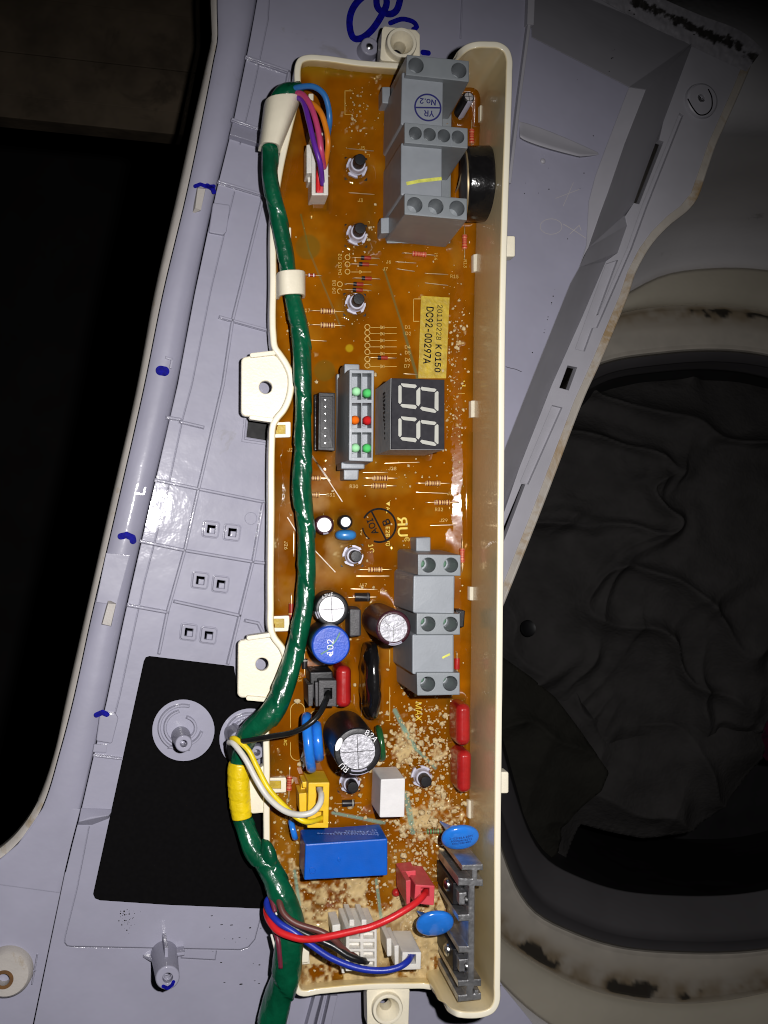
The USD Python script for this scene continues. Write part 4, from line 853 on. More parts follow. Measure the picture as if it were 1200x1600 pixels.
# black standing disc, red lozenges, blue discs
p_ = at(578, 1062, 46); s = trimesh.creation.icosphere(4, 1.0); s.vertices = np.sign(s.vertices)*np.abs(s.vertices)**.72*[13, 58, 52]; s.vertices[:, 0] += 2.5*meshkit.noise(s.vertices*.05+9)*3-3
s.apply_translation(p_); obj('disc_varistor', s, 'black_gloss', cm, 'large black coated disc standing on edge', smooth=True); foot([(563, 1005), (592, 1005), (592, 1122), (563, 1122)], 0)
def lozenge(pts, h, m, label=None, rr=10):
    g = B.poly(pts, h).buffer(-rr).buffer(rr, quad_segs=6); foot(B.poly(pts, h)); L = []
    for d, z in ((0, -2), (0, h-11), (1.2, h-6.5), (3.6, h-2.6), (6.5, h-.6), (9.2, h)):
        q = g.buffer(-d); L += [(x, y, z) for x, y in q.exterior.coords] if not q.is_empty else []
    return obj('film_capacitor', hull(L), m, cm, label, smooth=50)
lozenge([(526, 1041), (550, 1041), (550, 1107), (526, 1107)], 62, 'red_cap', 'red rounded film capacitor beside the black plug')
lozenge([(714, 1101), (737, 1101), (737, 1166), (714, 1167)], 58, 'red_cap', 'upper of two red film capacitors by the tray wall')
lozenge([(716, 1174), (739, 1174), (738, 1240), (716, 1241)], 58, 'red_cap', 'lower of two red film capacitors by the tray wall')
o, p = disc('disc_capacitor', 483, 1160, 52, 46, 15, 'blue_disc', (1, .1, .12), 'larger blue disc capacitor standing on edge under the black wire')
o, p = disc('disc_capacitor', 497, 1158, 44, 31, 14, 'blue_disc', (1, .08, .1), 'smaller blue disc capacitor standing close behind')
disc('disc_capacitor', 594, 1161, 32, 28, 10, 'green_disc', (1, .12, .05), 'dark green disc capacitor beside the largest capacitor')
disc('disc_capacitor', 458, 1296, 20, 17, 9, 'blue_disc', (1, .25, .05), 'small blue disc half hidden by the blue relay')
p_ = at(540, 836, 14); s = trimesh.creation.icosphere(3, 1.0); s.vertices = np.sign(s.vertices)*np.abs(s.vertices)**.8*[16.5, 8.5, 14]; s.apply_translation(p_)
obj('ceramic_resonator', s, 'blue_small', cm, smooth=True); foot(Point(p_[0], p_[1]).buffer(13))
def teardrop(px, py, h, rx, ry, tail, label, txt=None):
    c = at(px, py, h); tl = at(*tail, 14); a = trimesh.creation.icosphere(4, 1.0); a.vertices = np.sign(a.vertices)*np.abs(a.vertices)**np.array([.95, .95, .8])*[rx, ry, 9]
    ax = trimesh.transformations.rotation_matrix(math.radians(26), [1, 0, 0]); a.apply_transform(ax); a.apply_translation(c)
    d = (c-tl); e = c - d/np.linalg.norm(d)*rx*.78
    k = tube([[*tl, 1.5], [*(tl*.6+e*.4), 4], [*(tl*.25+e*.75), 7], [*e, 11]], None, 14, 2)
    import manifold3d as mf
    o = obj('disc_capacitor', cat(a, k), 'blue_disc', cm, label, smooth=True)
    for q in (tl, c + np.array([rx*.55, -ry*.1, 0])): obj('lead_wire', tube([[q[0], q[1], -2], [q[0], q[1], q[2]]], 1.6, 8), 'tinned_wire', o); foot(Point(q[0], q[1]).buffer(2))
    if txt:
        R = ax[:3, :3]; ms = []
        for i, t in enumerate(txt):
            q = meshkit.text_mesh(t, 3.4, .4); w = q.vertices - [q.bounds[1, 0]/2, 0, 0]; w[:, 1] += 5-i*5.2; rot = math.radians(6)
            w2 = np.stack([w[:, 0]*math.cos(rot)-w[:, 1]*math.sin(rot), w[:, 0]*math.sin(rot)+w[:, 1]*math.cos(rot), w[:, 2]], 1); rr = np.clip(1-(w2[:, 0]/rx)**2-(w2[:, 1]/ry)**2, 0, 1)**.42*9.0
            w2[:, 2] += rr; q.vertices = w2 @ R.T + c; ms.append(q)
        obj('lettering', cat(*ms), 'print_blue', o, smooth=False)
    return o
teardrop(719, 1308, 88, 29, 22, (688, 1284), 'blue teardrop capacitor with printed marks above the heat sink', ['1-02FE1A 250V', '6G332M X1Y1', 'KX472M 400'])
teardrop(679.5, 1442.5, 84, 29, 23.5, (652, 1424), 'blue teardrop capacitor between the red and white plugs')
wr = block('relay', [(595, 1217.6), (633.4, 1216), (632, 1277), (593, 1277.6)], 82, 'white_relay', 1.6, 2, .5, label='small white relay block')
br = block('relay', [(477, 1319), (605.6, 1310), (605.6, 1368), (475, 1375.5)], 80, 'blue_relay', 2, 2.2, .8, label='large bright blue relay box')
x0, y0 = B.px(604, 1311, 80)
side_text('', 5.0, ['OMIF-S-112LM 5A 250VAC', '16A 250VAC 12VDC', 'TV-8 ASF0302', '26'], (x0-8, y0+1.9, 60), np.array([-1, .07, 0]), np.array([0, 0, 1.]), np.array([0, 1, 0]), 'pale_blue_print', br)
obj('gate_mark', cat(ext(Point(*B.px(530, 1343, 80)).buffer(2.6), 79.9, 81.0), ext(Point(*B.px(488, 1360, 80)).buffer(5).difference(Point(*B.px(488, 1360, 80)).buffer(4)), 79.9, 80.5)), 'blue_relay', br)
# ---- heat sink with two transistors
hs_top = 145
def hp(pts): return B.poly(pts, hs_top)
prof = unary_union([hp([(733, 1383), (742, 1383), (741, 1545), (731, 1545)]), hp([(717, 1372), (755, 1375), (755, 1385), (716, 1384)]), hp([(722, 1352), (755, 1351), (755, 1360), (722, 1360)]), hp([(738, 1356), (746, 1356), (746, 1378), (738, 1378)]), hp([(716, 1430), (735, 1429), (735, 1439), (717, 1440)]), hp([(717, 1479), (735, 1479), (735, 1489), (717, 1489)]), hp([(716, 1533), (752, 1530), (752, 1541), (716, 1542)]), hp([(716, 1556), (752, 1552), (752, 1562), (716, 1566)]), hp([(729, 1536), (739, 1536), (739, 1560), (729, 1560)]), hp([(742, 1548), (748, 1548), (748, 1556), (742, 1556)])]).buffer(.8).buffer(-.8)
hsk = obj('heat_sink', cat(ext(prof, -2, hs_top-1), ext(prof.buffer(-.8), hs_top-1, hs_top)), 'heatsink', cm, 'silver finned heat sink carrying two black transistors', smooth=30)
for q in polys(prof): foot(q)
xs = hp([(733, 1400), (742, 1400), (741, 1530), (732, 1530)]).bounds[0]
for k, (ya, yb) in enumerate(((1389, 1424), (1494, 1529))):
    yA = B.px(720, ya, hs_top)[1]; yB = B.px(720, yb, hs_top)[1]
    tr_ = obj('transistor', rpoly(sbox(xs-17, yB, xs-.2, yA), 6, 118, 2, 1.5), 'black_plastic', hsk); foot(sbox(xs-17, yB, xs, yA))
    yc_ = (yA+yB)/2
    obj('screw', lathe([(0, -1), (10.5, -1), (10, 2.5), (7, 5.2), (0.01, 6.2)], (xs-17, yc_+3, 84), (-1, 0, 0), 28), 'steel', tr_)
    obj('screw', lathe([(9, 0), (9, 3), (8, 4), (0.01, 4)], (xs-.4, yc_-4, 132), (-1, 0, 0), 20), 'steel', tr_)
    obj('clip_plate', rpoly(sbox(xs-12, yc_-10, xs-.4, yc_+8), 118, 137, 1, 1), 'heatsink', tr_)

# ---- axial parts: resistors, diodes, jumpers
def axial(name, px, py, L, r, m, ang=0, bands=(), lead=14, z=3.0, label=None, bm='band_brown'):
    c = at(px, py, z); a = math.radians(ang); d = np.array([math.cos(a), math.sin(a), 0])
    if name == 'resistor': prof = [(.01, -L/2), (r*.8, -L/2+.2), (r, -L/2+2), (r, -L/2+4.5), (r*.82, -L/2+6), (r*.82, L/2-6), (r, L/2-4.5), (r, L/2-2), (r*.8, L/2-.2), (.01, L/2)]
    else: prof = [(.01, -L/2), (r*.9, -L/2+.2), (r, -L/2+1), (r, L/2-1), (r*.9, L/2-.2), (.01, L/2)]
    o = obj(name, lathe(prof, c, d, 16), m, cm, label, smooth=45)
    ms = []
    for t, w in bands:
        rr = r*.86+.25 if name == 'resistor' and abs(t) < L/2-5.5 else r+.2
        ms.append(lathe([(rr-.5, t-w/2), (rr, t-w/2), (rr, t+w/2), (rr-.5, t+w/2)], c, d, 16))
    if ms: obj('colour_band', cat(*ms), bm, o)
    if lead: obj('lead_wire', cat(tube([c-d*(L/2+lead)-[0, 0, 3.5], c-d*(L/2+lead*.8), c-d*L/2], .8, 6), tube([c+d*(L/2+lead)-[0, 0, 3.5], c+d*(L/2+lead*.8), c+d*L/2], .8, 6)), 'tinned_wire', o)
    return o
RB = ((-8.2, 2), (-3, 1.6), (.8, 1.6), (4, 1.6), (8.4, 1.8))
for x, y, an, m in ((655, 397, -2, 'resistor_red'), (512, 486, 0, 'resistor_tan'), (512, 508, 0, 'resistor_tan'), (595, 747, 0, 'resistor_tan'), (593, 759, 0, 'resistor_tan'), (490, 747, 0, 'resistor_tan'), (488, 773, 0, 'resistor_tan'), (677, 755, 0, 'resistor_tan'), (692, 785, 0, 'resistor_tan'), (586, 890, 0, 'resistor_tan'), (737, 213, 90, 'resistor_red'), (726, 378, 90, 'resistor_red'), (722, 868, 90, 'resistor_red'), (452, 1224, 88, 'resistor_red'), (678, 1299, 0, 'resistor_green')):
    axial('resistor', x, y, 23, 4.4, m, an, RB, 16, bm='band_red' if m == 'resistor_red' else 'band_brown')
for x, y in ((572, 403), (569, 413), (573, 435), (560, 444), (559, 453), (598, 559)):
    axial('diode', x, y, 16, 3.2, 'diode_red', 0, ((-5.5, 5),), 14, bm='diode_black')
axial('diode', 487, 430, 13, 2.6, 'diode_red', 0, ((-4, 1.5), (3, 1.5)), 10, bm='print_white')
axial('diode', 566, 933, 24, 7, 'diode_black', 0, ((8.5, 2.4),), 12, z=6, bm='charcoal', label='black diode beside a yellow printed ring')
axial('diode', 455, 955, 24, 4.2, 'diode_red', 90, ((-4, 2),), 16, bm='resistor_tan')
axial('diode', 476, 1037, 16, 4.6, 'diode_black', 90, ((5, 1.6),), 12, bm='segment')
axial('diode', 544, 1255, 20, 5.5, 'diode_black', 0, ((7, 1.5),), 10, bm='segment')
axial('diode', 714, 1037, 18, 4.6, 'red_cap', 90, (), 10)
p_ = at(619, 1394.5, 7); s = trimesh.creation.icosphere(3, 6.5); s.apply_translation(p_); obj('small_red_bead', s, 'red_cap', cm, smooth=True)
ms = []
for x0, y0, x1, y1 in ((543, 232, 584, 236), (545, 301, 585, 304), (618, 409, 650, 411), (620, 420, 648, 424), (664, 427, 700, 429), (664, 442, 700, 446), (478, 531, 510, 533), (630, 584, 652, 585), (560, 738, 606, 738), (650, 769, 700, 771), (676, 783, 0, 0), (672, 821, 712, 820), (556, 900, 610, 900), (548, 920, 590, 921), (486, 920, 528, 919), (463, 1003, 463, 1060), (459, 830, 459, 870), (597, 724, 660, 722), (447, 611, 470, 611)):
    if x1: ms.append(tube([at(x0, y0, -.6), at(x0+(x1-x0)*.15, y0+(y1-y0)*.15, 1.2), at(x0+(x1-x0)*.85, y0+(y1-y0)*.85, 1.2), at(x1, y1, -.6)], .85, 6, smooth=False))
for k, t in enumerate(ms): obj('jumper_wire', t, 'tinned_wire', cm)

# ---- harness headers that stay on the board
h1 = obj('white_header', diff(rpoly(B.poly(quad(487, 207, 513, 305), 55), -2, 55, 1, 1.2, .5), [rpoly(B.poly(quad(493, 211, 506, 301), 56), 20, 57, .2, 0)]), 'white_nylon', cm, 'white wire header at the upper left, wires plugged in', smooth=30); foot(quad(488, 208, 512, 327), 10)
obj('latch', rbox([(479, 226), (488, 225), (488, 270), (479, 271)], 52, 10, 1, 1), 'white_nylon', h1)
obj('latch', rbox([(480, 272), (488, 271), (488, 284), (481, 285)], 30, 0, 1, 1), 'white_nylon', h1)
obj('key_insert', rbox(quad(495, 268, 505, 302), 40, 10, .6, .6), 'red_nylon', h1)

# ---- printing on the board
ms = []
T = lambda s, x, y, h=6.0, r=0: ms.append(text(s, h, x, y, r, .35, .12))
Ln = lambda pts, w=1.0: ms.append(line(pts, w, .35, .12))
Rg = lambda x, y, r, w=1.1: ms.append(ring(x, y, r, w, .35, .12))
for s_, x, y, r in (('J3', 563, 313, 0), ('J5', 566, 231, 0), ('R17', 478, 485, 0), ('R16', 477, 506, 0), ('J6', 607, 409, 0), ('J7', 602, 420, 0), ('D1', 637, 511, 0), ('D2', 638, 521, 0), ('D4', 637, 542, 0), ('D5', 637, 551, 0), ('D6', 637, 562, 0), ('D7', 636, 572, 0), ('J28', 613, 732, 0), ('R30', 553, 760, 0), ('R31', 517, 773, 0), ('R32', 686, 796, 0), ('J31', 705, 771, 0), ('J29', 693, 813, 0), ('J47', 567, 914, 0), ('J45', 598, 924, -14), ('J25', 650, 721, 0), ('J24', 456, 703, 0), ('X1', 563, 832, 90), ('C16', 527, 800, 90), ('SW4', 522, 868, 90), ('D2', 531, 401, 90), ('D3', 531, 414, 90), ('D4', 531, 425, 90), ('D8', 522, 442, 90), ('D9', 522, 454, 90), ('R13', 727, 412, -90), ('R14', 681, 400, -90), ('R15', 710, 432, 0), ('J1', 519, 600, 0), ('R20', 738, 905, -90), ('Z1', 561, 1017, -90), ('D13', 468, 1058, -90), ('J26', 447, 852, -90), ('CN1', 483, 320, -90), ('SW2', 531, 372, -90), ('D14', 552, 1022, -90), ('R40', 735, 1044, -90)): T(s_, x, y, 5.4, r)
for y in (511.5, 521.5, 532, 542, 552.5, 572.5): 
    Ln([(577, y), (620, y)], .8); Ln([(595, y-2.5), (595, y+2.5), (599.5, y), (595, y-2.5)], .7); Ln([(600, y-2.5), (600, y+2.5)], .7)
for y in (511, 520, 530, 540, 550, 561, 571): Rg(574, y, 4.6)
for x, y in ((543, 402), (543, 413), (543, 424.5), (531, 444), (531, 455)): Rg(x, y, 4.4)
Ln([(549, 425), (580, 425)], .8); Ln([(562, 422.5), (562, 427.5), (567, 425), (562, 422.5)], .7)
for x, y in ((557, 262), (557, 367), (555, 475), (551, 868), (546, 1221), (658, 1212)): Ln([(x-21, y-21), (x+20, y-21), (x+20, y+21), (x-21, y+21), (x-21, y-21)], .7)
Ln([(647, 467), (658, 467)]); Ln([(646, 467), (646, 502), (655, 502)]); Ln([(551, 142), (539, 142), (539, 179), (550, 179)]); Ln([(733, 617), (733, 720)], 1); Ln([(716, 615), (733, 615)], .8)
Ln([(609, 1015), (609, 1126), (600, 1126)], 1); Ln([(565, 1001), (560, 1010), (557, 1050)], .9); Ln([(542, 1026), (558, 1027), (557, 1070)], .9)
for x0, y0, x1, y1, r in ((454, 1098, 476, 1188, 11), (484, 1110, 508, 1172, 11)):
    g = B.poly(quad(x0, y0, x1, y1), .35).buffer(-r).buffer(r); ms.append(ext(g.buffer(.5).difference(g.buffer(-.5)), .35, .47))
Rg(589, 933, 7.5, 1.6)
Ln([(700, 1080), (700, 1160)], .8); Ln([(701, 1158), (702, 1260)], .8)
for k, (x, y) in enumerate(((622, 382), (651, 383), (680, 386))): Ln([(x, y), (x, y+8)], 2)
Rg(735, 707, 4, .9)
T('A', 734, 713, 5, 90)
silk = obj('silkscreen', cat(*ms), 'print_silk', cm, 'fine yellowish component outlines and numbers printed on the board', smooth=False)
ym = [text('ЯU', 15, 629, 823, -88, .4, .12, bold=True, wx=1.15), ring(636, 843, 4, .8, .4, .12), text('R', 4, 636, 843, -90, .4, .12), text('E2B V0', 6.6, 606, 838, -90, .4, .12), text('▲', 6, 606, 787, 90, .4, .12), text('A1', 6, 606, 797, -90, .4, .12), text('MAX', 10, 654, 1112, -90, .4, .12), text('1C', 8, 580, 857, -80, .4, .12), text('250V~', 4, 693, 1120, -90, .4, .12), text('AC', 5, 446, 1160, -90, .4, .12)]
ym += [line(spline([(724, 596), (729, 596), (733, 604), (733, 611), (727, 603), (722, 603)], 2), 1.6, .4, .12)]
for q in ym: obj('board_mark', q, 'print_yellow', cm, smooth=False)
arc = lambda x, y, r, a0, a1: [(x+r*math.cos(t), y+r*math.sin(t)) for t in np.linspace(a0, a1, 40)]
obj('ink_stamp', cat(line(arc(592.5, 821, 26, -2.7, 1.9), 3.0, 1.0, .2), line(arc(592.5, 821, 26, 2.2, 3.0), 2, 1.0, .2), line([(580, 798), (604, 845)], 2.6, 1.02, .2), text('AOI', 10, 582, 823, 112, 1.0, .2, bold=True), text('B', 12, 603.5, 816, 112, 1.0, .2, bold=True)), 'print_black', cm, 'round black ink stamp on the board', smooth=False)

# ---- the resin surface itself: fine grid, climbing the walls and parts
gs = 1.5
bx0, by0, bx1, by1 = TP.bounds
gx, gy = np.arange(bx0, bx1, gs), np.arange(by0, by1, gs); X, Y = np.meshgrid(gx, gy)
inside = shapely.contains_xy(TP, X, Y)
U = unary_union([g for g in FEET])
obst = shapely.contains_xy(U, X, Y) | ~shapely.contains_xy(TP.buffer(-5), X, Y)
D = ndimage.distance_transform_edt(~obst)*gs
Q = project(np.stack([X, Y, np.zeros_like(X)], -1)); PX, PY = Q[..., 0], Q[..., 1]
nz = lambda s, o=4, k=0: meshkit.fbm(np.stack([X*s+k*17.3, Y*s-k*9.1, np.full_like(X, k*3.7)], -1), o)
lf = 6.0*np.exp(-D/4.5) + 1.8*np.exp(-D/15.0)
n1, n2, n3, n4 = nz(.012, 4, 1), nz(.05, 4, 2), nz(.16, 3, 3), nz(.03, 5, 4)
Zr = lf + (nz(.02, 2, 6)-.5)*1.0 + (n2-.5)*.35 - .45
# sandy residue: thick at the lower end, in patches further up
def blob(x, y, rx, ry): return np.exp(-((PX-x)/rx)**2-((PY-y)/ry)**2)
low = np.clip((PY-1300)/150, 0, 1)
dens = 1.25*low + .95*blob(655, 1165, 50, 85) + .8*blob(660, 1290, 55, 60) + .45*blob(440, 1340, 40, 70) + .5*blob(560, 170, 26, 45) + .35*blob(712, 560, 26, 120) + .28*blob(560, 1250, 60, 30)
cover = np.clip((dens + (n4-.5)*2.6 + (n3-.5)*1.2 - .78)*3.0, 0, 1)
rough_zone = np.clip(dens, 0, 1)
Zr = Zr + cover*(1.0+2.2*n3) + rough_zone*(n3-.5)*1.0
def blend(c, k, w): return c*(1-w[..., None]) + np.array(k)*w[..., None]
amber0, amber1 = np.array([.165, .043, .0006]), np.array([.285, .087, .0012])
t = np.clip((n1-.32)/.36, 0, 1)[..., None]; col = amber0*(1-t)+amber1*t
col = col*(1+.6*(n2-.5))[..., None]; col = blend(col, (.10, .052, .004), np.clip((nz(.018, 3, 12)-.57)*5, 0, 1)*.45); col = blend(col, (.34, .16, .012), np.clip((nz(.022, 3, 14)-.56)*5, 0, 1)*.45)
glow = (blob(500, 800, 260, 420))[..., None]; 
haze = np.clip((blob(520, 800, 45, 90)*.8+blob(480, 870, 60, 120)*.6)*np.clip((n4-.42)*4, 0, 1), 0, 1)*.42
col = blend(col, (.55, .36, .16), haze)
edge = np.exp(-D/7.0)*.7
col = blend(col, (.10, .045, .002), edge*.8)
ytop = np.clip(1-np.abs(PY-106)/20, 0, 1)*.6; col = blend(col, (.30, .19, .01), ytop)
for x, y, r in ((481, 386, 21), (507, 579, 18)):
    d = np.hypot(PX-x, PY-y); w = np.clip((r-d)/3, 0, 1)*(.35+.5*n2); col = blend(col, (.10, .09, .012), w*.75)
d = np.hypot(PX-546, PY-544); col = blend(col, (.42, .28, .01), np.clip((7-d)/2, 0, 1)*.8)
def seg(x0, y0, x1, y1, w, k, a):
    global col
    tt = np.clip(((PX-x0)*(x1-x0)+(PY-y0)*(y1-y0))/((x1-x0)**2+(y1-y0)**2), 0, 1); d = np.hypot(PX-x0-tt*(x1-x0), PY-y0-tt*(y1-y0)); col = blend(col, k, np.clip((w-d)/1.2, 0, 1)*a)
seg(470, 335, 483, 392, 1.6, (.10, .12, .03), .7); seg(483, 392, 533, 512, 1.4, (.13, .14, .05), .75); seg(600, 420, 632, 520, 1.8, (.12, .13, .04), .75); seg(632, 520, 652, 590, 2.6, (.10, .13, .05), .7)
sand = np.array([.52, .39, .19])[None, None]*(.62+.75*n3)[..., None]
col = col*(1-(cover*.9)[..., None]) + sand*(cover*.9)[..., None]
brn = np.clip((nz(.035, 4, 9)-.56)*8, 0, 1)*low*.7; col = blend(col, (.16, .075, .015), brn)
for x0, y0, x1, y1, w in ((617, 1110, 632, 1140, 4), (632, 1140, 650, 1170, 4), (650, 1170, 680, 1200, 3), (634, 1240, 645, 1300, 5), (460, 1360, 478, 1480, 3), (588, 1375, 596, 1440, 3), (520, 1270, 600, 1285, 3)):
    seg(x0, y0, x1, y1, w, (.17, .32, .25), .72)
col = np.clip(col, 0, 1)
i, j = np.nonzero(inside[:-1, :-1] & inside[1:, :-1] & inside[:-1, 1:] & inside[1:, 1:]); W = X.shape[1]
a0 = i*W+j; Fc = np.vstack([np.stack([a0, a0+1, a0+W+1], 1), np.stack([a0, a0+W+1, a0+W], 1)])
used = np.unique(Fc); remap = np.full(X.size, -1); remap[used] = np.arange(len(used))
bm_ = trimesh.Trimesh(np.stack([X.ravel(), Y.ravel(), Zr.ravel()], 1)[used], remap[Fc], process=False)
if bm_.face_normals[:, 2].mean() < 0: bm_.invert()
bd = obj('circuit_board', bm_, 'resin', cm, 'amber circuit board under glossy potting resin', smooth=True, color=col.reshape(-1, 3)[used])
obj('board_edge', ext(TP.buffer(-6).difference(TP.buffer(-8)), -9, -4), 'resistor_tan', bd)
def zat(x, y):
    return Zr[min(max(int((y-by0)/gs), 0), X.shape[0]-1), min(max(int((x-bx0)/gs), 0), X.shape[1]-1)]
for pts in ([(482, 704), (497, 726), (535, 784)], [(449, 808), (470, 842)], [(490, 858), (524, 894)], [(484, 708), (516, 752)]):
    obj('scratch', line(pts, 1.6, 1.6, .3), 'pale_scratch', bd)
# crumbs of residue
ms = []; base = [trimesh.creation.icosphere(1, 1.0) for _ in range(6)]
for b in base: b.vertices *= 1+.7*(meshkit.noise(b.vertices*1.7+rng.uniform(0, 50))[:, None]-.5)*2
pool = [(655, 1165, 34, 52, 560), (650, 1290, 34, 40, 300), (690, 1215, 22, 60, 160), (560, 1262, 42, 18, 60), (446, 1235, 12, 55, 40), (712, 540, 9, 50, 110), (708, 650, 10, 55, 90), (560, 170, 12, 26, 60), (600, 480, 120, 260, 120), (560, 395, 16, 16, 18), (572, 362, 8, 8, 16), (540, 480, 14, 20, 22), (450, 510, 5, 40, 14), (600, 900, 110, 200, 110), (650, 730, 50, 20, 30), (560, 1400, 70, 60, 420), (640, 1470, 40, 60, 160), (670, 1350, 20, 30, 100), (440, 1380, 18, 60, 120)]
for cx, cy, sx, sy, n in pool:
    for _ in range(n):
        x, y = rng.normal(cx, sx), rng.normal(cy, sy); p = at(x, y, 1)
        if not TP.buffer(-8).contains(Point(p[0], p[1])) or U.contains(Point(p[0], p[1])): continue
        r = min(rng.gamma(1.6, .7)+.4, 4.8)*(.66 if cy < 1100 or cy > 1340 else 1.0)
        b = base[rng.integers(6)].copy(); b.vertices *= [r*rng.uniform(.85, 1.3), r, r*rng.uniform(.5, .8)]; b.apply_transform(trimesh.transformations.rotation_matrix(rng.uniform(0, 6), [0, 0, 1])); b.apply_translation([p[0], p[1], zat(p[0], p[1])+r*.2]); ms.append(b)
obj('residue_crumbs', cat(*ms), 'grit', label='sandy beige crumbs of residue scattered over the board', cat='residue', kind='stuff', smooth=True)

# ================================================================== the wiring harness
wh = thing('wiring_harness', 'green-sheathed wire bundle with coloured wires and plugs along the tray', 'wiring harness', at(474, 800, 40))
def tz(L): return [at(x, y, z) for x, y, z in L]
GP = [(470, 140, 46, 12), (449, 143, 50, 14), (437, 155, 50, 14), (428, 178, 44, 13), (421, 210, 38, 13), (422, 240, 40, 13.5), (422, 274, 44, 13), (428, 311, 44, 13), (435, 341, 42, 13), (446, 395, 40, 13), (450, 425, 38, 13), (455, 450, 38, 13), (459, 471, 40, 13.5), (466, 505, 44, 14), (472, 547, 46, 14), (473, 590, 46, 13.5), (474, 640, 44, 12.5), (473, 700, 44, 13), (472, 762, 44, 14.5), (475, 800, 42, 14), (479, 840, 42, 13.5), (479, 885, 42, 13.5), (477, 922, 44, 13.5), (475, 955, 46, 14), (464, 1003, 50, 15), (453, 1047, 54, 16), (436, 1092, 60, 17), (418, 1120, 60, 18), (396, 1140, 48, 18), (384, 1157, 34, 17), (376, 1178, 24, 14), (373, 1196, 20, 13.5), (374, 1235, 18, 14), (378, 1275, 18, 14), (384, 1293, 20, 14), (397, 1326, 26, 16), (412, 1344, 32, 18), (426, 1367, 40, 18), (437, 1391, 48, 19), (449, 1420, 52, 19), (454, 1450, 52, 20), (452, 1480, 50, 21), (447, 1522, 40, 22), (434, 1563, 28, 22), (424, 1605, 18, 21), (416, 1660, 10, 20)]
gp = np.array([[*at(x, y, z), r] for x, y, z, r in GP])
obj('green_sheath', tube(gp, None, 40, 1.8, wrap=.13, pitch=95, wob=.07), 'green_sheath', wh, smooth=True)
obj('green_flap', tube(np.array([[*at(410, 1312, 36), 2], [*at(416, 1322, 42), 9], [*at(420, 1340, 44), 12], [*at(424, 1360, 44), 6]]), None, 16, 2, wob=.2), 'green_sheath', wh)
i0, i1 = 31, 34
tp = np.array([[*at(373, 1192, 20), 15], [*at(372.5, 1200, 20), 16.2], [*at(373, 1230, 19), 16.6], [*at(376, 1262, 18), 16.2], [*at(378.5, 1278, 18), 15.2]])
obj('yellow_tape', tube(tp, None, 36, 1.5, wrap=.05, pitch=17, wob=.05), 'yellow_tape', wh, 'band of yellow tape wrapped round the bundle', smooth=True)
obj('dark_core', tube(tz([(366, 1158, 26), (362, 1165, 20), (365, 1180, 14), (372, 1196, 12)]), 9, 14), 'wire_black', wh)
def wire(L, r, m, label=None): return obj('wire', tube(tz(L), r, 16, 2.5, wob=.02), m, wh, label, smooth=True)
wire([(455, 142, 54), (464, 137, 62), (488, 135, 78), (505, 146, 84), (512.5, 165, 82), (515, 189, 76), (512, 212, 50)], 4.4, 'wire_sky', 'sky blue wire')
wire([(460, 150, 50), (479, 157, 64), (499, 172.5, 80), (509, 199, 84), (512.5, 227, 82), (507, 263, 50)], 4.2, 'wire_orange', 'orange wire')
wire([(458, 145, 52), (473, 148, 66), (486, 167, 78), (496, 199, 86), (502, 236, 86), (506, 262, 56)], 4.4, 'wire_pink', 'pink wire')
wire([(457, 150, 50), (473, 158, 64), (482.5, 189, 80), (490, 221, 88), (500, 255, 84), (504, 288, 48)], 4.2, 'wire_purple', 'purple wire')
wire([(505, 200, 50), (506, 230, 52), (504, 262, 48)], 3.4, 'wire_maroon')
wire([(501, 240, 44), (498, 270, 48), (497, 300, 36)], 3.8, 'wire_red')
wire([(358, 1160, 28), (368, 1159, 40), (386, 1157.6, 66), (422, 1151, 96), (459, 1144, 120), (485, 1130, 128), (500, 1114, 122), (509, 1096, 104), (513, 1082, 78)], 4.2, 'wire_black', 'black wire to the black plug')
wire([(362, 1154, 40), (369, 1155, 52), (388, 1172, 62), (400.5, 1196, 66), (419, 1231, 72), (443, 1258.5, 84), (466.5, 1279, 96), (484, 1284, 92), (506, 1277, 62)], 4.2, 'wire_yellow', 'yellow wire')
wire([(358, 1160, 36), (366, 1163, 52), (384, 1187, 66), (400.5, 1218, 72), (419, 1246, 80), (443, 1266, 92), (466.5, 1273, 104), (487, 1269.5, 106), (499, 1257, 100), (502, 1243, 86), (498.6, 1232, 58)], 4.6, 'wire_white', 'white wire')
wire([(418, 1412, 40), (416.5, 1425, 44), (422, 1440, 66), (435, 1455, 82), (460, 1465, 94), (480, 1467.5, 100), (510, 1464, 108), (560, 1453, 116), (580, 1448, 118), (612, 1434, 120), (644, 1415, 114), (660, 1401, 100), (665, 1393, 78)], 5.2, 'wire_red', 'long red wire to the red plug')
wire([(422, 1402, 40), (417, 1410, 46), (421, 1424, 60), (435, 1441, 76), (460, 1457, 86), (487, 1477, 92), (518, 1497, 98), (557, 1512, 104), (591, 1516.5, 108), (618, 1513, 110), (636, 1503, 104), (644, 1490, 78)], 4.9, 'wire_blue', 'blue wire to the white plug')
wire([(436, 1398, 54), (437, 1410, 66), (444, 1428, 76), (463, 1443, 84), (502, 1456, 92), (523, 1469, 96), (538, 1484, 92), (556, 1496, 84)], 4.8, 'wire_brown', 'brown wire')
wire([(436, 1420, 58), (445, 1440, 70), (477, 1459, 82), (518, 1477, 92), (543, 1493, 98), (562, 1500, 98), (573, 1502, 84)], 5.2, 'wire_black', 'black wire to the long white plug')
wire([(413, 1370, 30), (418, 1390, 40), (425, 1408, 56), (430, 1425, 66)], 3.6, 'wire_maroon')
wire([(428, 1450, 50), (434, 1468, 62), (437, 1490, 64), (439, 1512, 62)], 3.9, 'wire_maroon', 'cut end of a maroon wire')
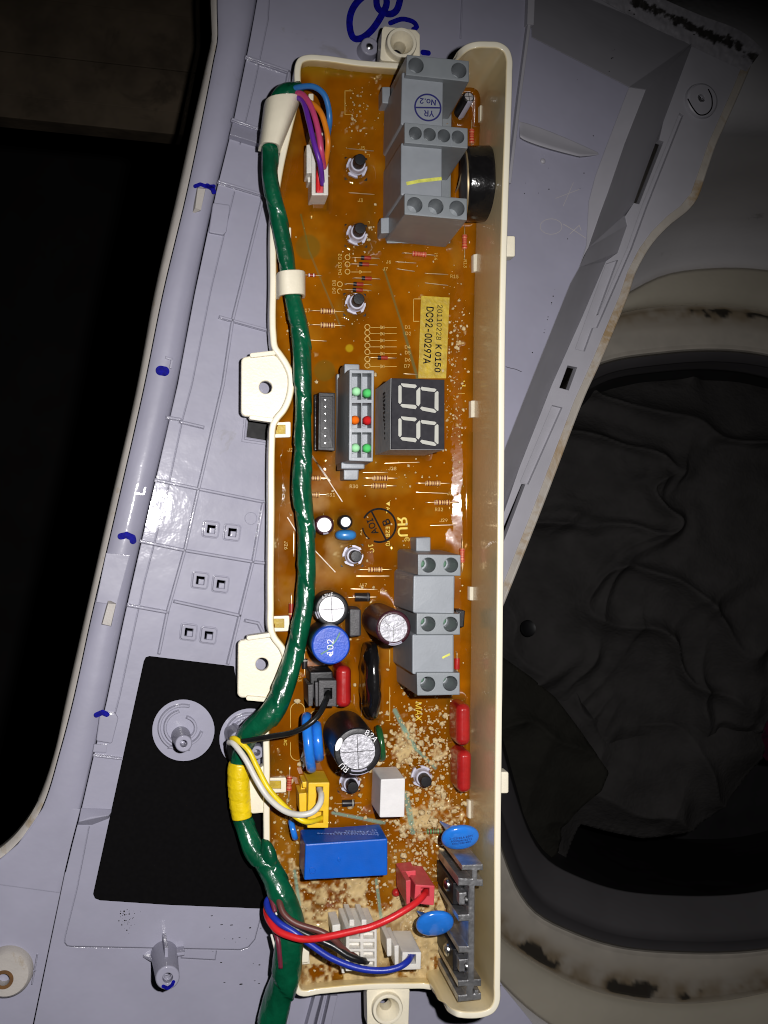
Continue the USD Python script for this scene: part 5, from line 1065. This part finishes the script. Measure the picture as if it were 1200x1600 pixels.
wire([(424, 1398, 40), (430, 1412, 54), (432, 1430, 62)], 2.2, 'wire_white'); wire([(424, 1460, 36), (428, 1475, 44), (431, 1486, 44)], 2.0, 'wire_white')
# plugs
def plug(name, pts, h, m, holes, label, hole_d=28, parent=None, flare=.5):
    b = rpoly(B.poly(pts, h), 4, h, 1.2, 1.5, flare)
    b = diff(b, [rpoly(B.poly(q, h), h-hole_d, h+1, .2, 0) for q in holes])
    return obj(name, b, m, wh, label, smooth=30)
bk = plug('plug', [(498, 1063), (526, 1063), (526, 1104), (498, 1104)], 88, 'charcoal', [quad(506, 1075, 519, 1092)], 'black plug by the red film capacitor')
obj('plug_body', rbox([(484, 1050), (520, 1049), (524, 1092), (485, 1092)], 64, 0, 3, 2), 'black_plastic', bk); foot_b = None
obj('latch', rbox([(481, 1070), (490, 1069), (489, 1103), (482, 1104)], 76, 6, 1, 1), 'charcoal', bk)
obj('latch', rbox([(492, 1066), (497.5, 1066), (497.5, 1104), (493, 1104)], 80, 6, 1, 1), 'charcoal', bk)
yp = plug('plug', [(482, 1223), (515, 1222.5), (513, 1294), (480, 1294)], 78, 'yellow_nylon', [quad(493, 1229, 505, 1257), quad(494, 1267, 505, 1286)], 'yellow two-wire plug')
obj('latch', rbox([(467, 1240), (479, 1239), (479, 1268), (468, 1269)], 56, 4, 1, 1), 'yellow_nylon', yp)
obj('latch', rbox([(472, 1222), (481, 1221), (481, 1231), (473, 1231)], 48, 4, 1, 1), 'yellow_nylon', yp)
obj('plug_base', rbox([(470, 1224), (500, 1224), (500, 1280), (470, 1280)], 30, -2, 1, 1.5), 'yellow_nylon', yp)
rp = plug('plug', [(649, 1382), (679.5, 1384), (678, 1415), (647, 1412)], 96, 'red_nylon', [quad(657.5, 1387, 671, 1400.5)], 'red plug')
obj('latch', rbox([(634, 1376), (642, 1375), (641, 1413), (635, 1414)], 92, 10, 1, 1), 'red_nylon', rp)
obj('latch_bridge', rbox([(628, 1362), (650, 1360), (650, 1370), (628, 1372)], 52, 10, 1, 1), 'red_nylon', rp)
wpg = plug('plug', [(629, 1488), (658.6, 1488), (657.5, 1515), (627, 1516)], 90, 'white_nylon', [quad(637.5, 1491, 650, 1506)], 'small white plug of the blue wire')
obj('latch', rbox([(616, 1478), (623.5, 1477), (623, 1510), (617, 1511)], 84, 10, 1, 1), 'white_nylon', wpg)
obj('latch', rbox([(604, 1467), (612, 1466), (612, 1494), (605, 1495)], 66, 4, 1, 1.5), 'white_nylon', wpg)
hl_ = []
for yy in (1456, 1472, 1487, 1502):
    for xx in (546, 568): hl_.append(quad(xx, yy, xx+17, yy+11))
lw = plug('plug', [(541, 1452), (589, 1451), (589, 1517), (540, 1518)], 92, 'white_nylon', hl_, 'long white plug with two rows of openings', 16)
obj('latch', rbox([(519, 1446), (532, 1444), (532, 1464), (520, 1465)], 60, 4, 1, 1.5), 'white_nylon', lw)
for x in (546, 565): obj('latch', rbox(quad(x, 1437, x+8, 1449), 78, 10, 1, 1), 'white_nylon', lw)
obj('side_rib', rbox([(533, 1500), (539, 1500), (539, 1521), (534, 1521)], 60, 4, 1, 1), 'white_nylon', lw)
